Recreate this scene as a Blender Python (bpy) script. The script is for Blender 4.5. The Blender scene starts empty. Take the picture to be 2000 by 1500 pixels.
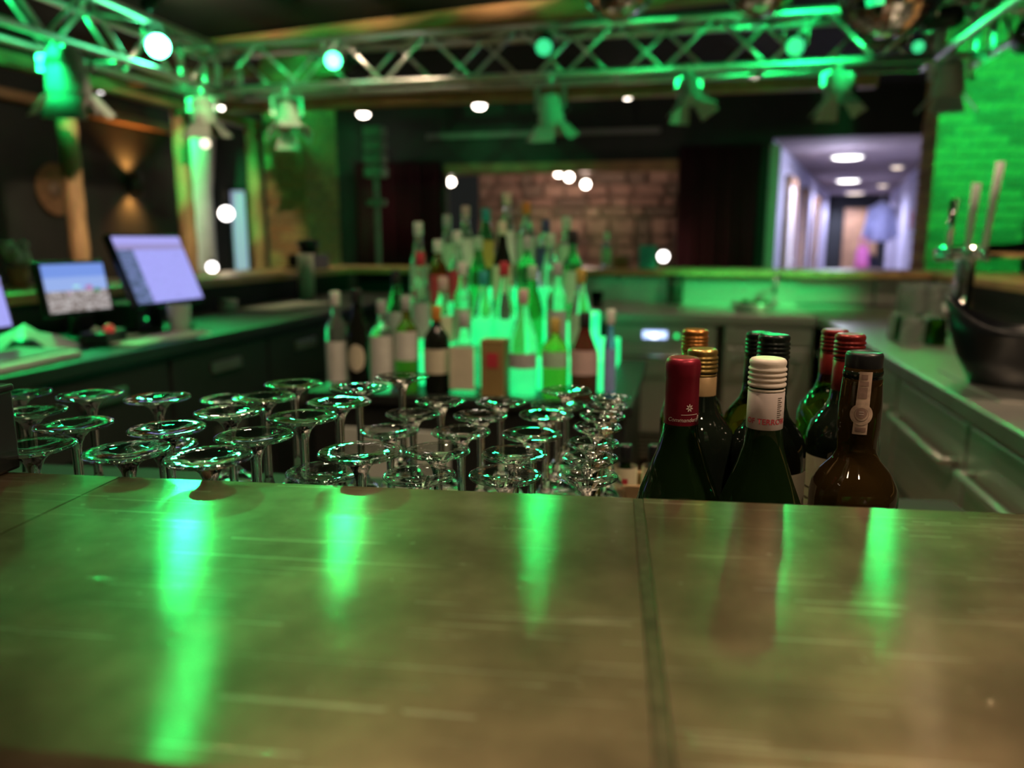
import bpy, bmesh, math, random
from mathutils import Vector, Matrix
random.seed(7)
S = bpy.context.scene
COL = S.collection
R = math.radians

# ------------------------------------------------------------------ camera
ZC = 1.297
cam_d = bpy.data.cameras.new('camera'); cam = bpy.data.objects.new('camera', cam_d); COL.objects.link(cam)
cam.location = (0, 0, ZC); cam.rotation_euler = (R(90 - 10.58), 0, 0)
cam_d.sensor_width = 36; cam_d.lens = 27; cam_d.clip_start = 0.02; cam_d.clip_end = 80
cam_d.dof.use_dof = True; cam_d.dof.focus_distance = 0.67; cam_d.dof.aperture_fstop = 3.3
S.camera = cam
# ------------------------------------------------------------------ view, world
S.view_settings.view_transform = 'Standard'; S.view_settings.look = 'None'
S.view_settings.exposure = 0.3; S.view_settings.gamma = 1.0; S.view_settings.use_curve_mapping = False
W = bpy.data.worlds.new('world'); S.world = W; W.use_nodes = True
W.node_tree.nodes['Background'].inputs[0].default_value = (0.75, 0.8, 0.72, 1)
W.node_tree.nodes['Background'].inputs[1].default_value = 0.012
try:
    S.cycles.max_bounces = 9; S.cycles.transmission_bounces = 9; S.cycles.glossy_bounces = 4
    S.cycles.diffuse_bounces = 2; S.cycles.adaptive_threshold = 0.04; S.cycles.sample_clamp_indirect = 8.0; S.cycles.blur_glossy = 0.6
except Exception:
    pass

# the room is turned against the camera: u runs right, v runs away
A = R(12.5)
Uv = Vector((math.cos(A), -math.sin(A), 0)); Vv = Vector((math.sin(A), math.cos(A), 0))
def rp(u, v, z=0.0): return Uv * u + Vv * v + Vector((0, 0, z))
RZ = -A

# ------------------------------------------------------------------ lamps (each sits in a fixture built below)
GREEN = (0.01, 1.0, 0.2)
def lamp(kind, name, loc, power, col, target=None, size=60, blend=0.6, rad=0.03):
    d = bpy.data.lights.new(name, kind); d.energy = power; d.color = col; d.shadow_soft_size = rad
    o = bpy.data.objects.new(name, d); COL.objects.link(o); o.location = loc; o['kind'] = 'helper'
    if kind == 'SPOT':
        d.spot_size = R(size); d.spot_blend = blend
        o.rotation_euler = (Vector(target) - Vector(loc)).to_track_quat('-Z', 'Y').to_euler()
    return o
WARM = (1.0, 0.72, 0.46)
NEUT = (1.0, 0.86, 0.72)
# green show lamps on the truss ring: (u, v, z), target (u, v, z), watts, cone
GREEN_LAMPS = [
    ((-3.42, 4.72, 2.55), (-0.1, 0.3, 1.0), 80, 50),
    ((-2.44, 5.26, 2.53), (-0.2, 0.4, 1.0), 50, 50),
    ((0.61, 5.26, 2.47), (0.35, 1.2, 1.0), 22, 70),
    ((1.30, 5.24, 2.43), (0.5, 1.5, 1.0), 14, 60),
    ((1.74, 4.90, 2.36), (2.10, 6.35, 2.05), 140, 84),
    ((-2.50, 5.66, 2.60), (-3.27, 6.62, 2.50), 55, 52),
    ((-3.16, 2.90, 2.42), (-1.95, 1.92, 0.95), 190, 28),
    ((-0.95, 5.26, 2.55), (-0.62, 2.5, 1.0), 22, 34),
    ((1.45, 2.70, 2.60), (0.50, 5.2, 1.0), 460, 26),
    ((-3.40, 2.40, 2.62), (-3.42, 4.9, 2.42), 560, 42),
    ((1.48, 1.90, 2.66), (-1.4, 5.4, 2.42), 430, 44),
    ((1.30, 4.95, 2.50), (0.4, 5.3, 2.48), 30, 80),
    ((-1.82, 2.32, 2.72), (-0.75, 1.75, 1.1), 9, 70),
]
for i, (p, t, w, c) in enumerate(GREEN_LAMPS):
    a, b = rp(*p), rp(*t); dr = (b - a).normalized()
    lamp('SPOT', 'green_beam', a + dr * 0.055, w, GREEN, b, c, 0.7, 0.05)
# warm downlights added out of view to brighten counters, glasses and bottle labels
ADDED_DOWN = [((-0.75, -0.35, 2.86), 5), ((0.35, -0.6, 2.86), 24), ((1.25, 0.25, 2.86), 105), ((0.62, 1.75, 2.86), 46), ((-0.25, 0.95, 2.86), 46),
        ((1.15, 3.6, 2.86), 55), ((-2.2, 5.0, 2.86), 34), ((-0.75, 1.45, 2.86), 24)]
for p, w in ADDED_DOWN:
    a = rp(*p); lamp('SPOT', 'warm_beam', a - Vector((0, 0, 0.02)), w, WARM, a - Vector((0, 0, 1)), 120, 0.8, 0.045)
# spotlights seen at the back of the room
# unseen track spots, added to warm the wooden beam and the posts: (u, v, z), target, watts
ADDED_TRACK = [((-3.3, 4.55, 2.80), (-3.3, 5.3, 3.62), 40, 100), ((-1.6, 3.0, 2.80), (-3.85, 5.3, 1.35), 190, 36), ((-2.3, 4.55, 2.80), (-2.3, 5.3, 3.62), 40, 100),
         ((-1.3, 4.55, 2.80), (-1.3, 5.3, 3.62), 40, 100)]
for p, t, w, c in ADDED_TRACK:
    a, b = rp(*p), rp(*t); lamp('SPOT', 'warm_beam', a + (b - a).normalized() * 0.055, w, WARM, b, c, 0.25, 0.04)
SPOTS = [((-5.21, 8.15, 2.75), 10), ((-3.78, 8.92, 2.75), 10), ((-2.29, 8.66, 2.75), 10), ((-0.64, 8.39, 2.75), 10), ((0.57, 7.93, 2.75), 16)]
for p, w in SPOTS:
    a = rp(*p); lamp('SPOT', 'warm_beam', a - Vector((0, 0, 0.06)), w, WARM, a + Vector((0, -0.25, -1)), 95, 0.7, 0.04)
HALL = [(2.13, 11.68), (3.0, 16.2), (3.95, 20.4)]
for u, v in HALL:
    lamp('SPOT', 'corridor_beam', rp(u, v, 2.40), 300, (0.66, 0.66, 1.0), rp(u, v, 0), 165, 0.5, 0.1)

# ------------------------------------------------------------------ materials
MATS = {}
def mat(name, col, rough=0.5, metal=0.0, var=0.12, scale=12.0, trans=0.0, ior=1.45, emit=None, es=0.0, bump=0.0, coat=0.0, stretch=None, spec=None):
    if name in MATS: return MATS[name]
    m = bpy.data.materials.new(name); m.use_nodes = True; nt = m.node_tree; b = nt.nodes['Principled BSDF']
    b.inputs['Roughness'].default_value = rough; b.inputs['Metallic'].default_value = metal
    b.inputs['Transmission Weight'].default_value = trans; b.inputs['IOR'].default_value = ior
    b.inputs['Coat Weight'].default_value = coat
    if spec is not None: b.inputs['Specular IOR Level'].default_value = spec
    c4 = (*col, 1)
    if var > 0:
        tc = nt.nodes.new('ShaderNodeTexCoord'); n = nt.nodes.new('ShaderNodeTexNoise'); n.inputs['Scale'].default_value = scale
        n.inputs['Detail'].default_value = 4
        src = tc.outputs['Object']
        if stretch:
            mp = nt.nodes.new('ShaderNodeMapping'); mp.inputs['Scale'].default_value = stretch
            nt.links.new(src, mp.inputs['Vector']); src = mp.outputs[0]
        nt.links.new(src, n.inputs['Vector'])
        r = nt.nodes.new('ShaderNodeValToRGB')
        lo = [max(0, c * (1 - var)) for c in col]; hi = [min(1, c * (1 + var)) for c in col]
        r.color_ramp.elements[0].position = 0.3; r.color_ramp.elements[1].position = 0.7
        r.color_ramp.elements[0].color = (*lo, 1); r.color_ramp.elements[1].color = (*hi, 1)
        nt.links.new(n.outputs['Fac'], r.inputs[0]); nt.links.new(r.outputs[0], b.inputs['Base Color'])
        if bump > 0:
            bp = nt.nodes.new('ShaderNodeBump'); bp.inputs['Strength'].default_value = bump; bp.inputs['Distance'].default_value = 0.01
            nt.links.new(n.outputs['Fac'], bp.inputs['Height']); nt.links.new(bp.outputs[0], b.inputs['Normal'])
    else:
        b.inputs['Base Color'].default_value = c4
    if emit:
        b.inputs['Emission Color'].default_value = (*emit, 1); b.inputs['Emission Strength'].default_value = es
    MATS[name] = m
    return m

mat('black_metal', (0.018, 0.02, 0.019), 0.45, 0.0)
mat('dark_paint', (0.022, 0.026, 0.024), 0.75)
mat('dark_ceiling', (0.014, 0.018, 0.015), 0.85, scale=3)
mat('dark_wall', (0.055, 0.060, 0.057), 0.8, scale=3)
mat('floor_wood', (0.16, 0.09, 0.05), 0.35, 0, 0.35, 3, stretch=(1, 8, 1))
mat('post_wood', (0.52, 0.31, 0.16), 0.6, 0, 0.35, 7, stretch=(3, 3, 0.6), bump=0.3)
mat('beam_wood', (0.56, 0.32, 0.14), 0.55, 0, 0.3, 6, stretch=(0.5, 5, 5), bump=0.2)
mat('bar_wood', (0.55, 0.33, 0.15), 0.35, 0, 0.25, 6, stretch=(6, 0.6, 1))
mat('aluminium', (0.82, 0.83, 0.82), 0.38, 0.9, 0.08, 20)
mat('steel', (0.66, 0.64, 0.61), 0.34, 0.7, 0.1, 5, stretch=(1, 1, 30))
mat('steel_dull', (0.46, 0.45, 0.42), 0.33, 0.9, 0.12, 8)
mat('chrome', (0.9, 0.9, 0.9), 0.08, 1.0, 0.02)
mat('brick_a', (0.42, 0.20, 0.10), 0.85, 0, 0.3, 22, bump=0.5)
mat('brick_b', (0.34, 0.19, 0.10), 0.85, 0, 0.3, 22, bump=0.5)
mat('brick_c', (0.48, 0.30, 0.14), 0.85, 0, 0.3, 22, bump=0.5)
mat('mortar', (0.30, 0.24, 0.17), 0.9, 0, 0.2, 30)
mat('stone_a', (0.34, 0.20, 0.15), 0.9, 0, 0.35, 6, bump=0.6)
mat('stone_b', (0.22, 0.15, 0.11), 0.9, 0, 0.35, 6, bump=0.6)
mat('stone_c', (0.45, 0.28, 0.21), 0.9, 0, 0.35, 6, bump=0.6)
mat('velvet', (0.055, 0.006, 0.012), 0.95, 0, 0.3, 30)
mat('corridor_wall', (0.55, 0.54, 0.66), 0.7, 0, 0.06, 3)
mat('corridor_ceiling', (0.30, 0.25, 0.26), 0.8)
mat('corridor_floor', (0.12, 0.12, 0.14), 0.4)
mat('door_wood', (0.42, 0.24, 0.12), 0.5, 0, 0.2, 6)
mat('white_paint', (0.78, 0.77, 0.74), 0.6, 0, 0.06)
mat('paper', (0.80, 0.78, 0.66), 0.7, 0, 0.05)
mat('black_plastic', (0.012, 0.013, 0.015), 0.35, 0, 0.1)
mat('bucket_black', (0.008, 0.009, 0.012), 0.3, 0, 0.1)
mat('grey_plastic', (0.30, 0.31, 0.30), 0.5, 0, 0.1)
mat('lamp_grey', (0.50, 0.51, 0.49), 0.45, 0, 0.1)
mat('pale_plastic', (0.62, 0.66, 0.60), 0.5, 0, 0.1)
mat('red_plastic', (0.75, 0.05, 0.05), 0.4, 0, 0.1, emit=(1, 0.1, 0.08), es=0.25)
mat('mirror', (0.92, 0.92, 0.92), 0.06, 1.0, 0.03)
mat('lamp_warm', (1, 0.9, 0.8), 0.5, 0, 0, emit=(1.0, 0.87, 0.74), es=14)
mat('lamp_soft', (1, 0.9, 0.8), 0.5, 0, 0, emit=(1.0, 0.80, 0.60), es=2.2)
mat('lamp_white', (1, 1, 1), 0.5, 0, 0, emit=(1.0, 0.95, 0.92), es=7)
mat('lamp_amber', (1, 0.6, 0.2), 0.5, 0, 0, emit=(1.0, 0.42, 0.10), es=2.0)
mat('led_green', (0.2, 1, 0.5), 0.4, 0, 0, emit=(0.10, 1.0, 0.40), es=34)
mat('led_green_dim', (0.2, 1, 0.5), 0.4, 0, 0, emit=(0.06, 1.0, 0.38), es=9)
mat('led_green_mid', (0.2, 1, 0.5), 0.4, 0, 0, emit=(0.06, 1.0, 0.38), es=4)
mat('led_green_low', (0.2, 1, 0.5), 0.4, 0, 0, emit=(0.06, 1.0, 0.38), es=0.7)
mat('led_blue', (0.4, 0.5, 1), 0.4, 0, 0, emit=(0.45, 0.58, 1.0), es=2.0)
mat('led_blue_hot', (0.8, 0.9, 1), 0.4, 0, 0, emit=(0.75, 0.85, 1.0), es=4.0)
mat('led_dot', (0.1, 1, 0.3), 0.4, 0, 0, emit=(0.02, 1.0, 0.2), es=1.1)
mat('acrylic_lit', (0.2, 0.6, 0.4), 0.35, 0, 0.1, emit=(0.0, 0.70, 0.19), es=1.5)
mat('window_glow', (0.6, 0.7, 0.9), 0.3, 0, 0, emit=(0.45, 0.52, 0.78), es=0.42)
mat('glass_clear', (0.97, 1.0, 0.98), 0.0, 0, 0, trans=1.0, ior=1.47)
mat('glass_thin', (0.80, 0.88, 0.82), 0.04, 0, 0, trans=0.82, ior=1.3)
mat('wine_dark', (0.012, 0.030, 0.008), 0.02, 0, 0.1, 20, trans=0.6, ior=1.5)
mat('wine_black', (0.008, 0.012, 0.008), 0.03, 0, 0.1, 20, trans=0.2, ior=1.5)
mat('wine_olive', (0.40, 0.46, 0.04), 0.02, 0, 0.1, 20, trans=1.0, ior=1.45)
mat('wine_green', (0.16, 0.42, 0.04), 0.02, 0, 0.1, 20, trans=1.0, ior=1.45)
mat('port_brown', (0.045, 0.026, 0.007), 0.03, 0, 0.1, 20, trans=0.6, ior=1.5)
mat('foil_red', (0.23, 0.012, 0.030), 0.38, 0.55, 0.08, 30)
mat('foil_wine', (0.22, 0.022, 0.020), 0.30, 0.45, 0.08, 30)
mat('foil_gold', (0.62, 0.42, 0.14), 0.28, 0.85, 0.08, 30)
mat('foil_orange', (0.62, 0.26, 0.07), 0.28, 0.8, 0.08, 30)
mat('foil_tan', (0.46, 0.30, 0.15), 0.42, 0.35, 0.08, 30)
mat('foil_black', (0.010, 0.016, 0.013), 0.28, 0.2, 0.08, 30)
mat('cap_white', (0.66, 0.58, 0.52), 0.4, 0.0, 0.05, 30)
mat('capsule_white', (0.50, 0.42, 0.41), 0.5, 0.0, 0.05, 30)
mat('print_red', (0.42, 0.03, 0.05), 0.5, 0, 0.05)
mat('print_pale', (0.62, 0.50, 0.46), 0.5, 0, 0.05)
mat('print_dark', (0.10, 0.08, 0.06), 0.6, 0, 0.05)
mat('label_cream', (0.68, 0.62, 0.46), 0.7, 0, 0.08, 20)
mat('seal_paper', (0.50, 0.36, 0.28), 0.7, 0, 0.22, 160)
mat('seal_dark', (0.27, 0.17, 0.14), 0.7, 0, 0.2, 160)
mat('crate_wood', (0.45, 0.28, 0.15), 0.6, 0, 0.25, 20)
mat('seam_solder', (0.30, 0.24, 0.15), 0.30, 1.0, 0.3, 90)
mat('rubber', (0.012, 0.012, 0.012), 0.7)
mat('pink_cloth', (0.62, 0.16, 0.40), 0.8)
mat('pale_blue_cloth', (0.48, 0.52, 0.80), 0.8)
mat('navy_cloth', (0.02, 0.022, 0.035), 0.8)
mat('red_sign', (0.60, 0.10, 0.12), 0.6)

def foot_glass():
    m = bpy.data.materials.new('glass_foot'); m.use_nodes = True; nt = m.node_tree; N = nt.nodes; L = nt.links
    N.remove(N['Principled BSDF']); t = N.new('ShaderNodeBsdfTransparent'); t.inputs[0].default_value = (0.95, 0.98, 0.96, 1)
    g = N.new('ShaderNodeBsdfGlossy'); g.inputs['Roughness'].default_value = 0.02; lw = N.new('ShaderNodeLayerWeight'); lw.inputs[0].default_value = 0.5; pw = N.new('ShaderNodeMath'); pw.operation = 'POWER'; L.new(lw.outputs['Facing'], pw.inputs[0]); pw.inputs[1].default_value = 3.2
    f = N.new('ShaderNodeMath'); f.operation = 'MULTIPLY_ADD'; L.new(pw.outputs[0], f.inputs[0]); f.inputs[1].default_value = 0.95; f.inputs[2].default_value = 0.11
    tc = N.new('ShaderNodeTexCoord'); n = N.new('ShaderNodeTexNoise'); n.inputs['Scale'].default_value = 60; L.new(tc.outputs['Object'], n.inputs[0])
    bp = N.new('ShaderNodeBump'); bp.inputs['Strength'].default_value = 0.35; bp.inputs['Distance'].default_value = 0.002
    L.new(n.outputs['Fac'], bp.inputs['Height']); L.new(bp.outputs[0], g.inputs['Normal'])
    x = N.new('ShaderNodeMixShader'); L.new(f.outputs[0], x.inputs[0]); L.new(t.outputs[0], x.inputs[1]); L.new(g.outputs[0], x.inputs[2]); L.new(x.outputs[0], N['Material Output'].inputs[0])
    MATS['glass_foot'] = m
foot_glass()
def counter_metal():
    m = bpy.data.materials.new('worn_bar_metal'); m.use_nodes = True; nt = m.node_tree; N = nt.nodes; L = nt.links
    b1 = N['Principled BSDF']; out = N['Material Output']; tc = N.new('ShaderNodeTexCoord')
    def noise(scale, detail, st=None, rough=0.55):
        n = N.new('ShaderNodeTexNoise'); n.inputs['Scale'].default_value = scale; n.inputs['Detail'].default_value = detail
        n.inputs['Roughness'].default_value = rough
        if st:
            mp = N.new('ShaderNodeMapping'); mp.inputs['Scale'].default_value = st[0]; mp.inputs['Rotation'].default_value = (0, 0, R(st[1]))
            L.new(tc.outputs['Object'], mp.inputs['Vector']); L.new(mp.outputs[0], n.inputs['Vector'])
        else:
            L.new(tc.outputs['Object'], n.inputs['Vector'])
        return n.outputs['Fac']
    def ramp(f, a, b, ca, cb):
        r = N.new('ShaderNodeValToRGB'); r.color_ramp.elements[0].position = a; r.color_ramp.elements[1].position = b
        r.color_ramp.elements[0].color = ca; r.color_ramp.elements[1].color = cb; L.new(f, r.inputs[0]); return r.outputs[0]
    def maths(op, a, b):
        n = N.new('ShaderNodeMath'); n.operation = op
        for i, x in enumerate((a, b)):
            if isinstance(x, (int, float)): n.inputs[i].default_value = x
            else: L.new(x, n.inputs[i])
        return n.outputs[0]
    cloud = noise(7, 5); cloud2 = noise(22, 6)
    col = ramp(maths('ADD', maths('MULTIPLY', cloud, 0.65), maths('MULTIPLY', cloud2, 0.35)), 0.34, 0.66, (0.335, 0.25, 0.15, 1), (0.43, 0.32, 0.20, 1))
    brush = noise(60, 3, ((1.2, 26, 1), 4))
    # fine straight scratches in several directions
    scr = None
    for ang, sc, th in ((6, 60, .69), (-18, 46, .685), (34, 38, .68), (-52, 36, .675), (78, 40, .685)):
        f = noise(1.0, 2, ((sc * 0.10, sc * 6.0, 1), ang), 0.5)
        mk = noise(9 + ang * 0.03, 2, None)
        s = maths('MULTIPLY', maths('GREATER_THAN', f, th), maths('GREATER_THAN', mk, 0.52))
        scr = s if scr is None else maths('MAXIMUM', scr, s)
    specks = maths('GREATER_THAN', noise(110, 1), 0.765)
    scr = maths('MAXIMUM', scr, maths('MULTIPLY', specks, 0.7))
    mixc = N.new('ShaderNodeMix'); mixc.data_type = 'RGBA'
    L.new(maths('MULTIPLY', scr, 0.8), mixc.inputs[0]); L.new(col, mixc.inputs[6]); mixc.inputs[7].default_value = (0.70, 0.60, 0.44, 1)
    h = maths('ADD', maths('MULTIPLY', brush, 0.25), maths('MULTIPLY', scr, -0.7)); h = maths('ADD', h, maths('MULTIPLY', noise(14, 3), 0.45))
    bp = N.new('ShaderNodeBump'); bp.inputs['Strength'].default_value = 0.16; bp.inputs['Distance'].default_value = 0.002; L.new(h, bp.inputs['Height'])
    b1.inputs['Metallic'].default_value = 1; L.new(mixc.outputs[2], b1.inputs['Base Color']); L.new(bp.outputs[0], b1.inputs['Normal'])
    L.new(maths('ADD', maths('MULTIPLY', cloud2, 0.12), 0.045), b1.inputs['Roughness'])
    b2 = N.new('ShaderNodeBsdfPrincipled'); b2.inputs['Metallic'].default_value = 1.0
    L.new(mixc.outputs[2], b2.inputs['Base Color']); L.new(bp.outputs[0], b2.inputs['Normal'])
    L.new(maths('ADD', maths('MULTIPLY', cloud, 0.16), 0.31), b2.inputs['Roughness'])
    mx = N.new('ShaderNodeMixShader'); L.new(ramp(maths('ADD', maths('MULTIPLY', cloud, 0.5), maths('MULTIPLY', cloud2, 0.5)), 0.40, 0.60, (0.30,) * 3 + (1,), (0.48,) * 3 + (1,)), mx.inputs[0])
    L.new(b1.outputs[0], mx.inputs[1]); L.new(b2.outputs[0], mx.inputs[2]); L.new(mx.outputs[0], out.inputs[0])
    MATS['worn_bar_metal'] = m
counter_metal()

def screen_mat(name, kind):
    m = bpy.data.materials.new(name); m.use_nodes = True; nt = m.node_tree; N = nt.nodes; L = nt.links
    b = N['Principled BSDF']; tc = N.new('ShaderNodeTexCoord'); sp = N.new('ShaderNodeSeparateXYZ'); L.new(tc.outputs['Generated'], sp.inputs[0])
    x, y = sp.outputs[0], sp.outputs[2]
    def gt(s, v):
        n = N.new('ShaderNodeMath'); n.operation = 'GREATER_THAN'; L.new(s, n.inputs[0]); n.inputs[1].default_value = v; return n.outputs[0]
    def mx(f, a, c):
        n = N.new('ShaderNodeMix'); n.data_type = 'RGBA'; L.new(f, n.inputs[0])
        for i, q in ((6, a), (7, c)):
            if isinstance(q, tuple): n.inputs[i].default_value = (*q, 1)
            else: L.new(q, n.inputs[i])
        return n.outputs[2]
    def noi(scale, st):
        mp = N.new('ShaderNodeMapping'); mp.inputs['Scale'].default_value = st; L.new(tc.outputs['Generated'], mp.inputs[0])
        n = N.new('ShaderNodeTexNoise'); n.inputs['Scale'].default_value = scale; L.new(mp.outputs[0], n.inputs[0]); return n.outputs['Fac']
    if kind == 'till':
        body = mx(gt(noi(9, (1, 1, 9)), 0.62), (0.34, 0.34, 0.82), (0.25, 0.25, 0.62))
        side = mx(gt(noi(8, (1, 1, 6)), 0.5), (0.06, 0.09, 0.16), (0.16, 0.20, 0.42))
        c = mx(gt(x, 0.22), side, body); c = mx(gt(y, 0.80), c, (0.28, 0.24, 0.48)); c = mx(gt(y, 0.88), c, (0.36, 0.34, 0.78)); st = 0.95
    else:
        sky = mx(gt(y, 0.72), (0.30, 0.42, 0.80), (0.18, 0.30, 0.76))
        crowd = mx(gt(noi(14, (1, 1, 1)), 0.5), (0.20, 0.16, 0.15), (0.46, 0.42, 0.42))
        c = mx(gt(y, 0.44), crowd, sky)
        n = N.new('ShaderNodeTexVoronoi'); n.inputs['Scale'].default_value = 5; L.new(tc.outputs['Generated'], n.inputs[0])
        band = N.new('ShaderNodeMath'); band.operation = 'MULTIPLY'; L.new(gt(y, 0.38), band.inputs[0])
        lo = N.new('ShaderNodeMath'); lo.operation = 'LESS_THAN'; L.new(y, lo.inputs[0]); lo.inputs[1].default_value = 0.54
        L.new(lo.outputs[0], band.inputs[1])
        b3 = N.new('ShaderNodeMath'); b3.operation = 'MULTIPLY'; L.new(band.outputs[0], b3.inputs[0]); L.new(gt(n.outputs['Distance'], 0.0), b3.inputs[1])
        vv = N.new('ShaderNodeMath'); vv.operation = 'LESS_THAN'; L.new(n.outputs['Distance'], vv.inputs[0]); vv.inputs[1].default_value = 0.35
        L.new(vv.outputs[0], b3.inputs[1]); c = mx(b3.outputs[0], c, n.outputs['Color']); st = 0.85
    b.inputs['Base Color'].default_value = (0.01, 0.01, 0.01, 1); b.inputs['Roughness'].default_value = 0.3
    L.new(c, b.inputs['Emission Color']); b.inputs['Emission Strength'].default_value = st
    MATS[name] = m
screen_mat('till_screen', 'till'); screen_mat('photo_screen', 'photo')

# ------------------------------------------------------------------ mesh building
class MB:
    def __init__(s): s.v = []; s.f = []; s.sm = []
    def add(s, vs, fs, smooth=False, M=None):
        o = len(s.v)
        s.v += [tuple(M @ Vector(p)) if M else tuple(p) for p in vs]
        s.f += [tuple(i + o for i in f) for f in fs]; s.sm += [smooth] * len(fs); return s
    def box(s, x0, x1, y0, y1, z0, z1, M=None, bv=0.0):
        if bv <= 0:
            vs = [(x, y, z) for z in (z0, z1) for y in (y0, y1) for x in (x0, x1)]
            return s.add(vs, [(0, 2, 3, 1), (4, 5, 7, 6), (0, 1, 5, 4), (2, 6, 7, 3), (0, 4, 6, 2), (1, 3, 7, 5)], False, M)
        bm = bmesh.new(); bmesh.ops.create_cube(bm, size=1)
        for q in bm.verts: q.co = ((x0 + x1) / 2 + q.co.x * (x1 - x0), (y0 + y1) / 2 + q.co.y * (y1 - y0), (z0 + z1) / 2 + q.co.z * (z1 - z0))
        bmesh.ops.bevel(bm, geom=list(bm.edges), offset=bv, segments=2, affect='EDGES', profile=0.5)
        bm.verts.ensure_lookup_table(); bm.verts.index_update()
        vs = [q.co[:] for q in bm.verts]; fs = [tuple(q.index for q in f.verts) for f in bm.faces]; bm.free()
        return s.add(vs, fs, False, M)
    def lathe(s, prof, n=24, M=None, smooth=True, a0=0.0, a1=2 * math.pi):
        full = abs(a1 - a0 - 2 * math.pi) < 1e-6; vs = []; rings = []
        cols = n if full else n + 1
        for r, z in prof:
            if r < 1e-7 and full: rings.append([len(vs)]); vs.append((0, 0, z))
            else:
                rings.append(list(range(len(vs), len(vs) + cols)))
                for k in range(cols):
                    t = a0 + (a1 - a0) * k / n; vs.append((r * math.cos(t), r * math.sin(t), z))
        fs = []
        for a, b in zip(rings, rings[1:]):
            for k in range(n):
                k2 = (k + 1) % n if full else k + 1
                if len(a) == 1 and len(b) == 1: continue
                if len(a) == 1: fs.append((a[0], b[k2], b[k]))
                elif len(b) == 1: fs.append((a[k], a[k2], b[0]))
                else: fs.append((a[k], a[k2], b[k2], b[k]))
        return s.add(vs, fs, smooth, M)
    def tube(s, p0, p1, r, n=8, r1=None, cap=True):
        p0, p1 = Vector(p0), Vector(p1); d = p1 - p0; q = d.to_track_quat('Z', 'Y').to_matrix().to_4x4(); M = Matrix.Translation(p0) @ q
        r1 = r if r1 is None else r1; l = d.length
        pr = ([(0, 0)] if cap else []) + [(r, 0), (r1, l)] + ([(0, l)] if cap else [])
        return s.lathe(pr, n, M)
    def path(s, pts, r, n=8):
        for a, b in zip(pts, pts[1:]): s.tube(a, b, r, n)
        for p in pts[1:-1]: s.ball(p, r, n)
        return s
    def ball(s, c, r, n=8, flat=False):
        k = max(4, n // 2 + 1)
        return s.lathe([(r * math.sin(math.pi * i / k) if 0 < i < k else 0, -r * math.cos(math.pi * i / k)) for i in range(k + 1)], n, Matrix.Translation(Vector(c)), not flat)
    def prism(s, pts, y0, y1, M=None):
        n = len(pts); vs = [(x, y0, z) for x, z in pts] + [(x, y1, z) for x, z in pts]
        fs = [tuple(range(n)), tuple(range(2 * n - 1, n - 1, -1))] + [(i, i + n, (i + 1) % n + n, (i + 1) % n) for i in range(n)]
        return s.add(vs, fs, False, M)
    def mesh(s, name):
        me = bpy.data.meshes.new(name); me.from_pydata(s.v, [], s.f)
        me.polygons.foreach_set('use_smooth', s.sm); me.update()
        bm = bmesh.new(); bm.from_mesh(me); bmesh.ops.recalc_face_normals(bm, faces=list(bm.faces)); bm.to_mesh(me); bm.free()
        return me

def obj(name, mb, m, parent=None, loc=(0, 0, 0), rot=(0, 0, 0)):
    me = mb if isinstance(mb, bpy.types.Mesh) else mb.mesh(name)
    o = bpy.data.objects.new(name, me); COL.objects.link(o); o.parent = parent; o.location = loc; o.rotation_euler = rot
    if m and not me.materials: me.materials.append(MATS[m])
    return o
def tag(o, label, cat, group=None, kind=None):
    if label: o['label'] = label
    if cat: o['category'] = cat
    if group: o['group'] = group
    if kind: o['kind'] = kind
    return o
def thing(name, label, cat, loc=(0, 0, 0), rz=0.0, group=None):
    o = bpy.data.objects.new(name, None); COL.objects.link(o); o.location = loc; o.rotation_euler = (0, 0, rz); o.empty_display_size = 0.05
    return tag(o, label, cat, group)
def rthing(name, label, cat, u, v, z=0.0, turn=0.0, group=None): return thing(name, label, cat, rp(u, v, z), RZ + turn, group)
def struct(name, mb, m, loc=(0, 0, 0), rz=RZ, label=None):
    o = obj(name, mb, m, None, loc, (0, 0, rz)); o['kind'] = 'structure'
    if label: o['label'] = label
    return o
def dup(root, loc, rz, label=None, group=None):
    r = root.copy(); COL.objects.link(r); r.location = loc; r.rotation_euler = (0, 0, rz)
    if label: r['label'] = label
    if group: r['group'] = group
    for ch in list(root.children):
        c = ch.copy(); COL.objects.link(c); c.parent = r
        for g in ch.children:
            d = g.copy(); COL.objects.link(d); d.parent = c
    return r
B = lambda *a, **k: MB().box(*a, **k)

# ================================================================== the room
struct('floor', B(-9, 7, -3, 24, -0.05, 0), 'floor_wood', label='dark wooden floor of the bar room')
struct('ceiling', B(-9, 7, -3, 9.5, 2.95, 3.05), 'dark_ceiling', label='black painted ceiling above the bar')
struct('ceiling_far_left', B(-9, -4.75, 9.5, 11.1, 2.95, 3.05), 'dark_ceiling')
struct('wall_left', B(-5.7, -5.5, -3, 7.75, 0, 2.95), 'dark_wall', label='dark wall left of the bar')
struct('wall_right', B(4.6, 4.8, -3, 9.5, 0, 2.95), 'dark_wall', label='dark grey wall right of the bar')
struct('wall_rear', B(-9, 7, -3.2, -3.0, 0, 2.95), 'dark_wall', label='dark wall behind the guests')
wb = MB()   # back wall with the stone niche and the corridor mouth left open
for u0, u1, z0, z1 in ((-4.75, -2.95, 0, 2.95), (-2.95, -0.11, 2.12, 2.95), (-0.11, 0.93, 0, 2.95), (0.93, 2.75, 2.44, 2.95), (2.75, 4.6, 0, 2.95)):
    wb.box(u0, u1, 9.5, 9.62, z0, z1)
struct('wall_back', wb, 'dark_wall', label='dark wall behind the far bar')
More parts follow.
